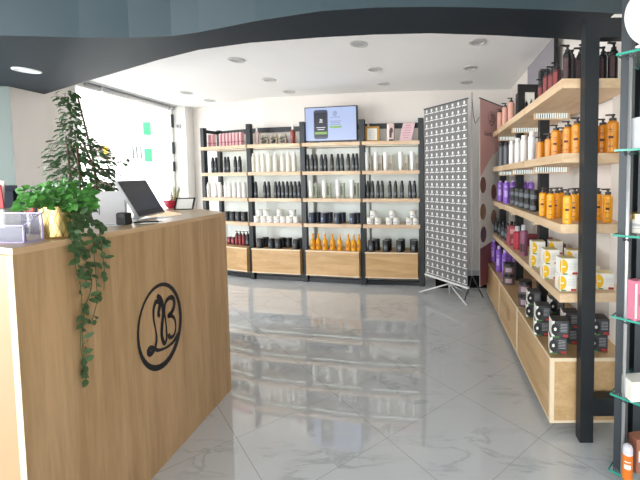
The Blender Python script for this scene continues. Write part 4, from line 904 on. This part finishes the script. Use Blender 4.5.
for (px, py, nm, rz, w, d) in ((113, 225, 'white paper sheet on the counter ledge under the card reader', .15, .13, .1), (150, 219, 'long white paper on the ledge below the touch screen', -.1, .09, .24)):
    x, y = on_z(px, py, CTT); t = thing('paper_sheet', nm, 'paper', (x - .01, y, Z), rz); bb((-w / 2, -d / 2, 0), (w / 2, d / 2, .0012), mat('bright_paper', '#f8f8f8', .5, var=.01)).build('sheet', t); bb((-w / 3, -d / 3, .0012), (w / 3, d / 4, .0015), mat('faint_type', '#d4d4d6', .6, var=.1, scale=80)).build('printed_text', t)
t = thing('pen', 'dark blue pen lying on the white paper', 'pen', (-1.318, 1.70, Z + .0016 + .004), .6)
MB().tube([(-.05, 0, 0), (.04, 0, 0)], .004, M_NAVY, 8).build('barrel', t); MB().tube([(.04, 0, 0), (.05, 0, 0)], .002, M_SILVER, 8).build('tip', t)
# red bowl with stems and a small black frame on the far return
rp = Fp + (Rp - Fp) * .70 + nr * .5
t = thing('flower_bowl', 'red bowl with pale green stems on the far counter ledge', 'flower bowl', (rp.x, rp.y, Z))
MB().lathe([(0, 0), (.03, 0), (.05, .02), (.062, .055), (.058, .055), (.045, .022), (0, .012)], M_CRIM, 22).build('bowl', t)
b = MB(); fl = MB()
for k in range(9):
    a = rl.uniform(0, 6.28); tip = (.03 * math.cos(a) + .02, .03 * math.sin(a), rl.uniform(.12, .19)); b.tube([(0, 0, .02), (tip[0] * .6, tip[1] * .6, tip[2] * .6), tip], .004, mat('pale_stem', '#b6b890', .6, var=.2), 5, [.003, .005, .001])
for k in range(14):
    a = rl.uniform(0, 6.28); r = rl.uniform(.0, .05); p = (r * math.cos(a) - .01, r * math.sin(a), rl.uniform(.055, .085)); leaf(fl, p, (math.cos(a), math.sin(a), .4), (0, 0, 1), .03, .026, (M_CRIM, M_PINK)[k % 2])
b.build('stems', t); fl.build('petals', t)
rp = Fp + (Rp - Fp) * .47 + nr * .5
t = thing('picture_frame', 'small black edged frame leaning on the far counter ledge', 'frame', (rp.x, rp.y, Z), .2)
tl_ = Matrix.Rotation(-.5, 4, 'X'); b = MB()
for a_, c_ in (((-.058, 0, 0), (-.05, .008, .09)), ((.05, 0, 0), (.058, .008, .09)), ((-.058, 0, .082), (.058, .008, .09)), ((-.058, 0, 0), (.058, .008, .006))): b.box(a_, c_, M_KCARD, tl_)
b.build('border', t); MB().box((-.05, .003, .006), (.05, .006, .082), M_CARD, tl_).build('sheet', t)

# office chair behind the counter
t = thing('office_chair', 'dark navy office chair behind the counter', 'chair', (-2.12, 1.93, 0), .3)
b = MB()
for sx in (-.075, .085): b.box((sx - .07, -.03, 1.02), (sx + .065, .03, 1.285), M_NAVYF, None, .028)
b.build('headrest', t); bb((-.23, -.03, .56), (.23, .04, 1.06), M_NAVYF, .03).build('backrest', t); bb((-.24, -.48, .44), (.24, .0, .52), M_NAVYF, .03).build('seat', t)
MB().tube([(0, -.22, .1), (0, -.22, .44)], .03, M_KCARD, 12).build('column', t)
for k in range(5):
    a = k * 2 * PI / 5; MB().tube([(0, -.22, .11), (.28 * math.cos(a), -.22 + .28 * math.sin(a), .06)], .018, M_KCARD).build('leg', t)
    MB().lathe([(0, -.012), (.028, -.012), (.028, .012), (0, .012)], M_KCARD, 14, frame((.28 * math.cos(a), -.22 + .28 * math.sin(a), .0285), (math.cos(a), math.sin(a), 0), (0, 0, 1))).build('caster', t)

# ficus by the window
FX, FY = -2.80, 2.98
t = thing('ficus_tree', 'tall dark green ficus standing behind the counter by the window', 'plant', (FX, FY, 0))
MB().lathe([(0, 0), (.13, 0), (.17, .32), (.15, .32), (.14, .28), (0, .28)], M_WHITE, 24).build('pot', t); MB().lathe([(.145, .285), (0, .29)], M_SOIL, 20).build('soil', t)
b = MB(); br_ = []
for k in range(5):
    a = k * 1.3; pts = [(.02 * math.cos(a), .02 * math.sin(a), .28), (.05 * math.cos(a + .6), .05 * math.sin(a + .6), .8), (.08 * math.cos(a + 1.2), .08 * math.sin(a + 1.2), 1.3), (.05 * math.cos(a + 1.7) - .06, .05 * math.sin(a + 1.7), 1.6 if k else 1.98)]
    b.tube(spline(pts), .007, M_STEM, 6, None); br_.append(spline(pts))
b.build('trunk', t)
fo = MB(); tw = MB(); rf = random.Random(5)
for k in range(1500):
    z = 0.95 + 1.07 * rf.random() ** 1.7
    u = (z - .85) / 1.17
    R = .19 if z < 1.5 else max(.05, .19 - (z - 1.5) * .55)
    a = rf.uniform(0, 2 * PI); r = R * math.sqrt(rf.random()); cx = -.02 - .12 * max(0, u - .3)
    p = Vector((cx + r * math.cos(a), r * math.sin(a), z))
    if (p.x > .14 and z > 1.55) or (z > 1.62 and rf.random() < .5): continue
    leaf(fo, p, (math.cos(a) + rf.uniform(-.6, .6), math.sin(a) + rf.uniform(-.6, .6), rf.uniform(-1.2, .1)), (rf.uniform(-.4, .4), -.5, 1), rf.uniform(.04, .068), rf.uniform(.02, .032), M_FICUS, .15)
for k in range(26):                        # side twigs towards the window
    z = rf.uniform(1.2, 1.62); L = rf.uniform(.2, .40) * (1 if z < 1.5 else .75); a = rf.uniform(-.6, .5) if k % 3 else rf.uniform(2.6, 3.6)
    if k % 3 == 0: L *= .6
    p0 = Vector((0, 0, z)); p1 = p0 + Vector((math.cos(a) * L * .6, math.sin(a) * L * .6, .05)); p2 = p0 + Vector((math.cos(a) * L, math.sin(a) * L, -.01))
    tw.tube([p0, p1, p2], .003, M_STEM, 4)
    for q in range(9):
        s_ = rf.uniform(.35, 1.0); p = p0.lerp(p2, s_) + Vector((0, 0, .03 * math.sin(s_ * 3)))
        leaf(fo, p, (math.cos(a) + rf.uniform(-1, 1), math.sin(a) + rf.uniform(-1, 1), rf.uniform(-1, .1)), (0, -.4, 1), rf.uniform(.04, .06), rf.uniform(.02, .028), M_FICUS, .15)
for k in range(7):
    z = 1.6 + k * .055; a = k * 2.1; p0 = Vector((-.05, 0, z)); p2 = p0 + Vector((math.cos(a) * .09, math.sin(a) * .09, .04)); tw.tube([p0, p2], .002, M_STEM, 4)
tw.build('twigs', t); fo.build('foliage', t)
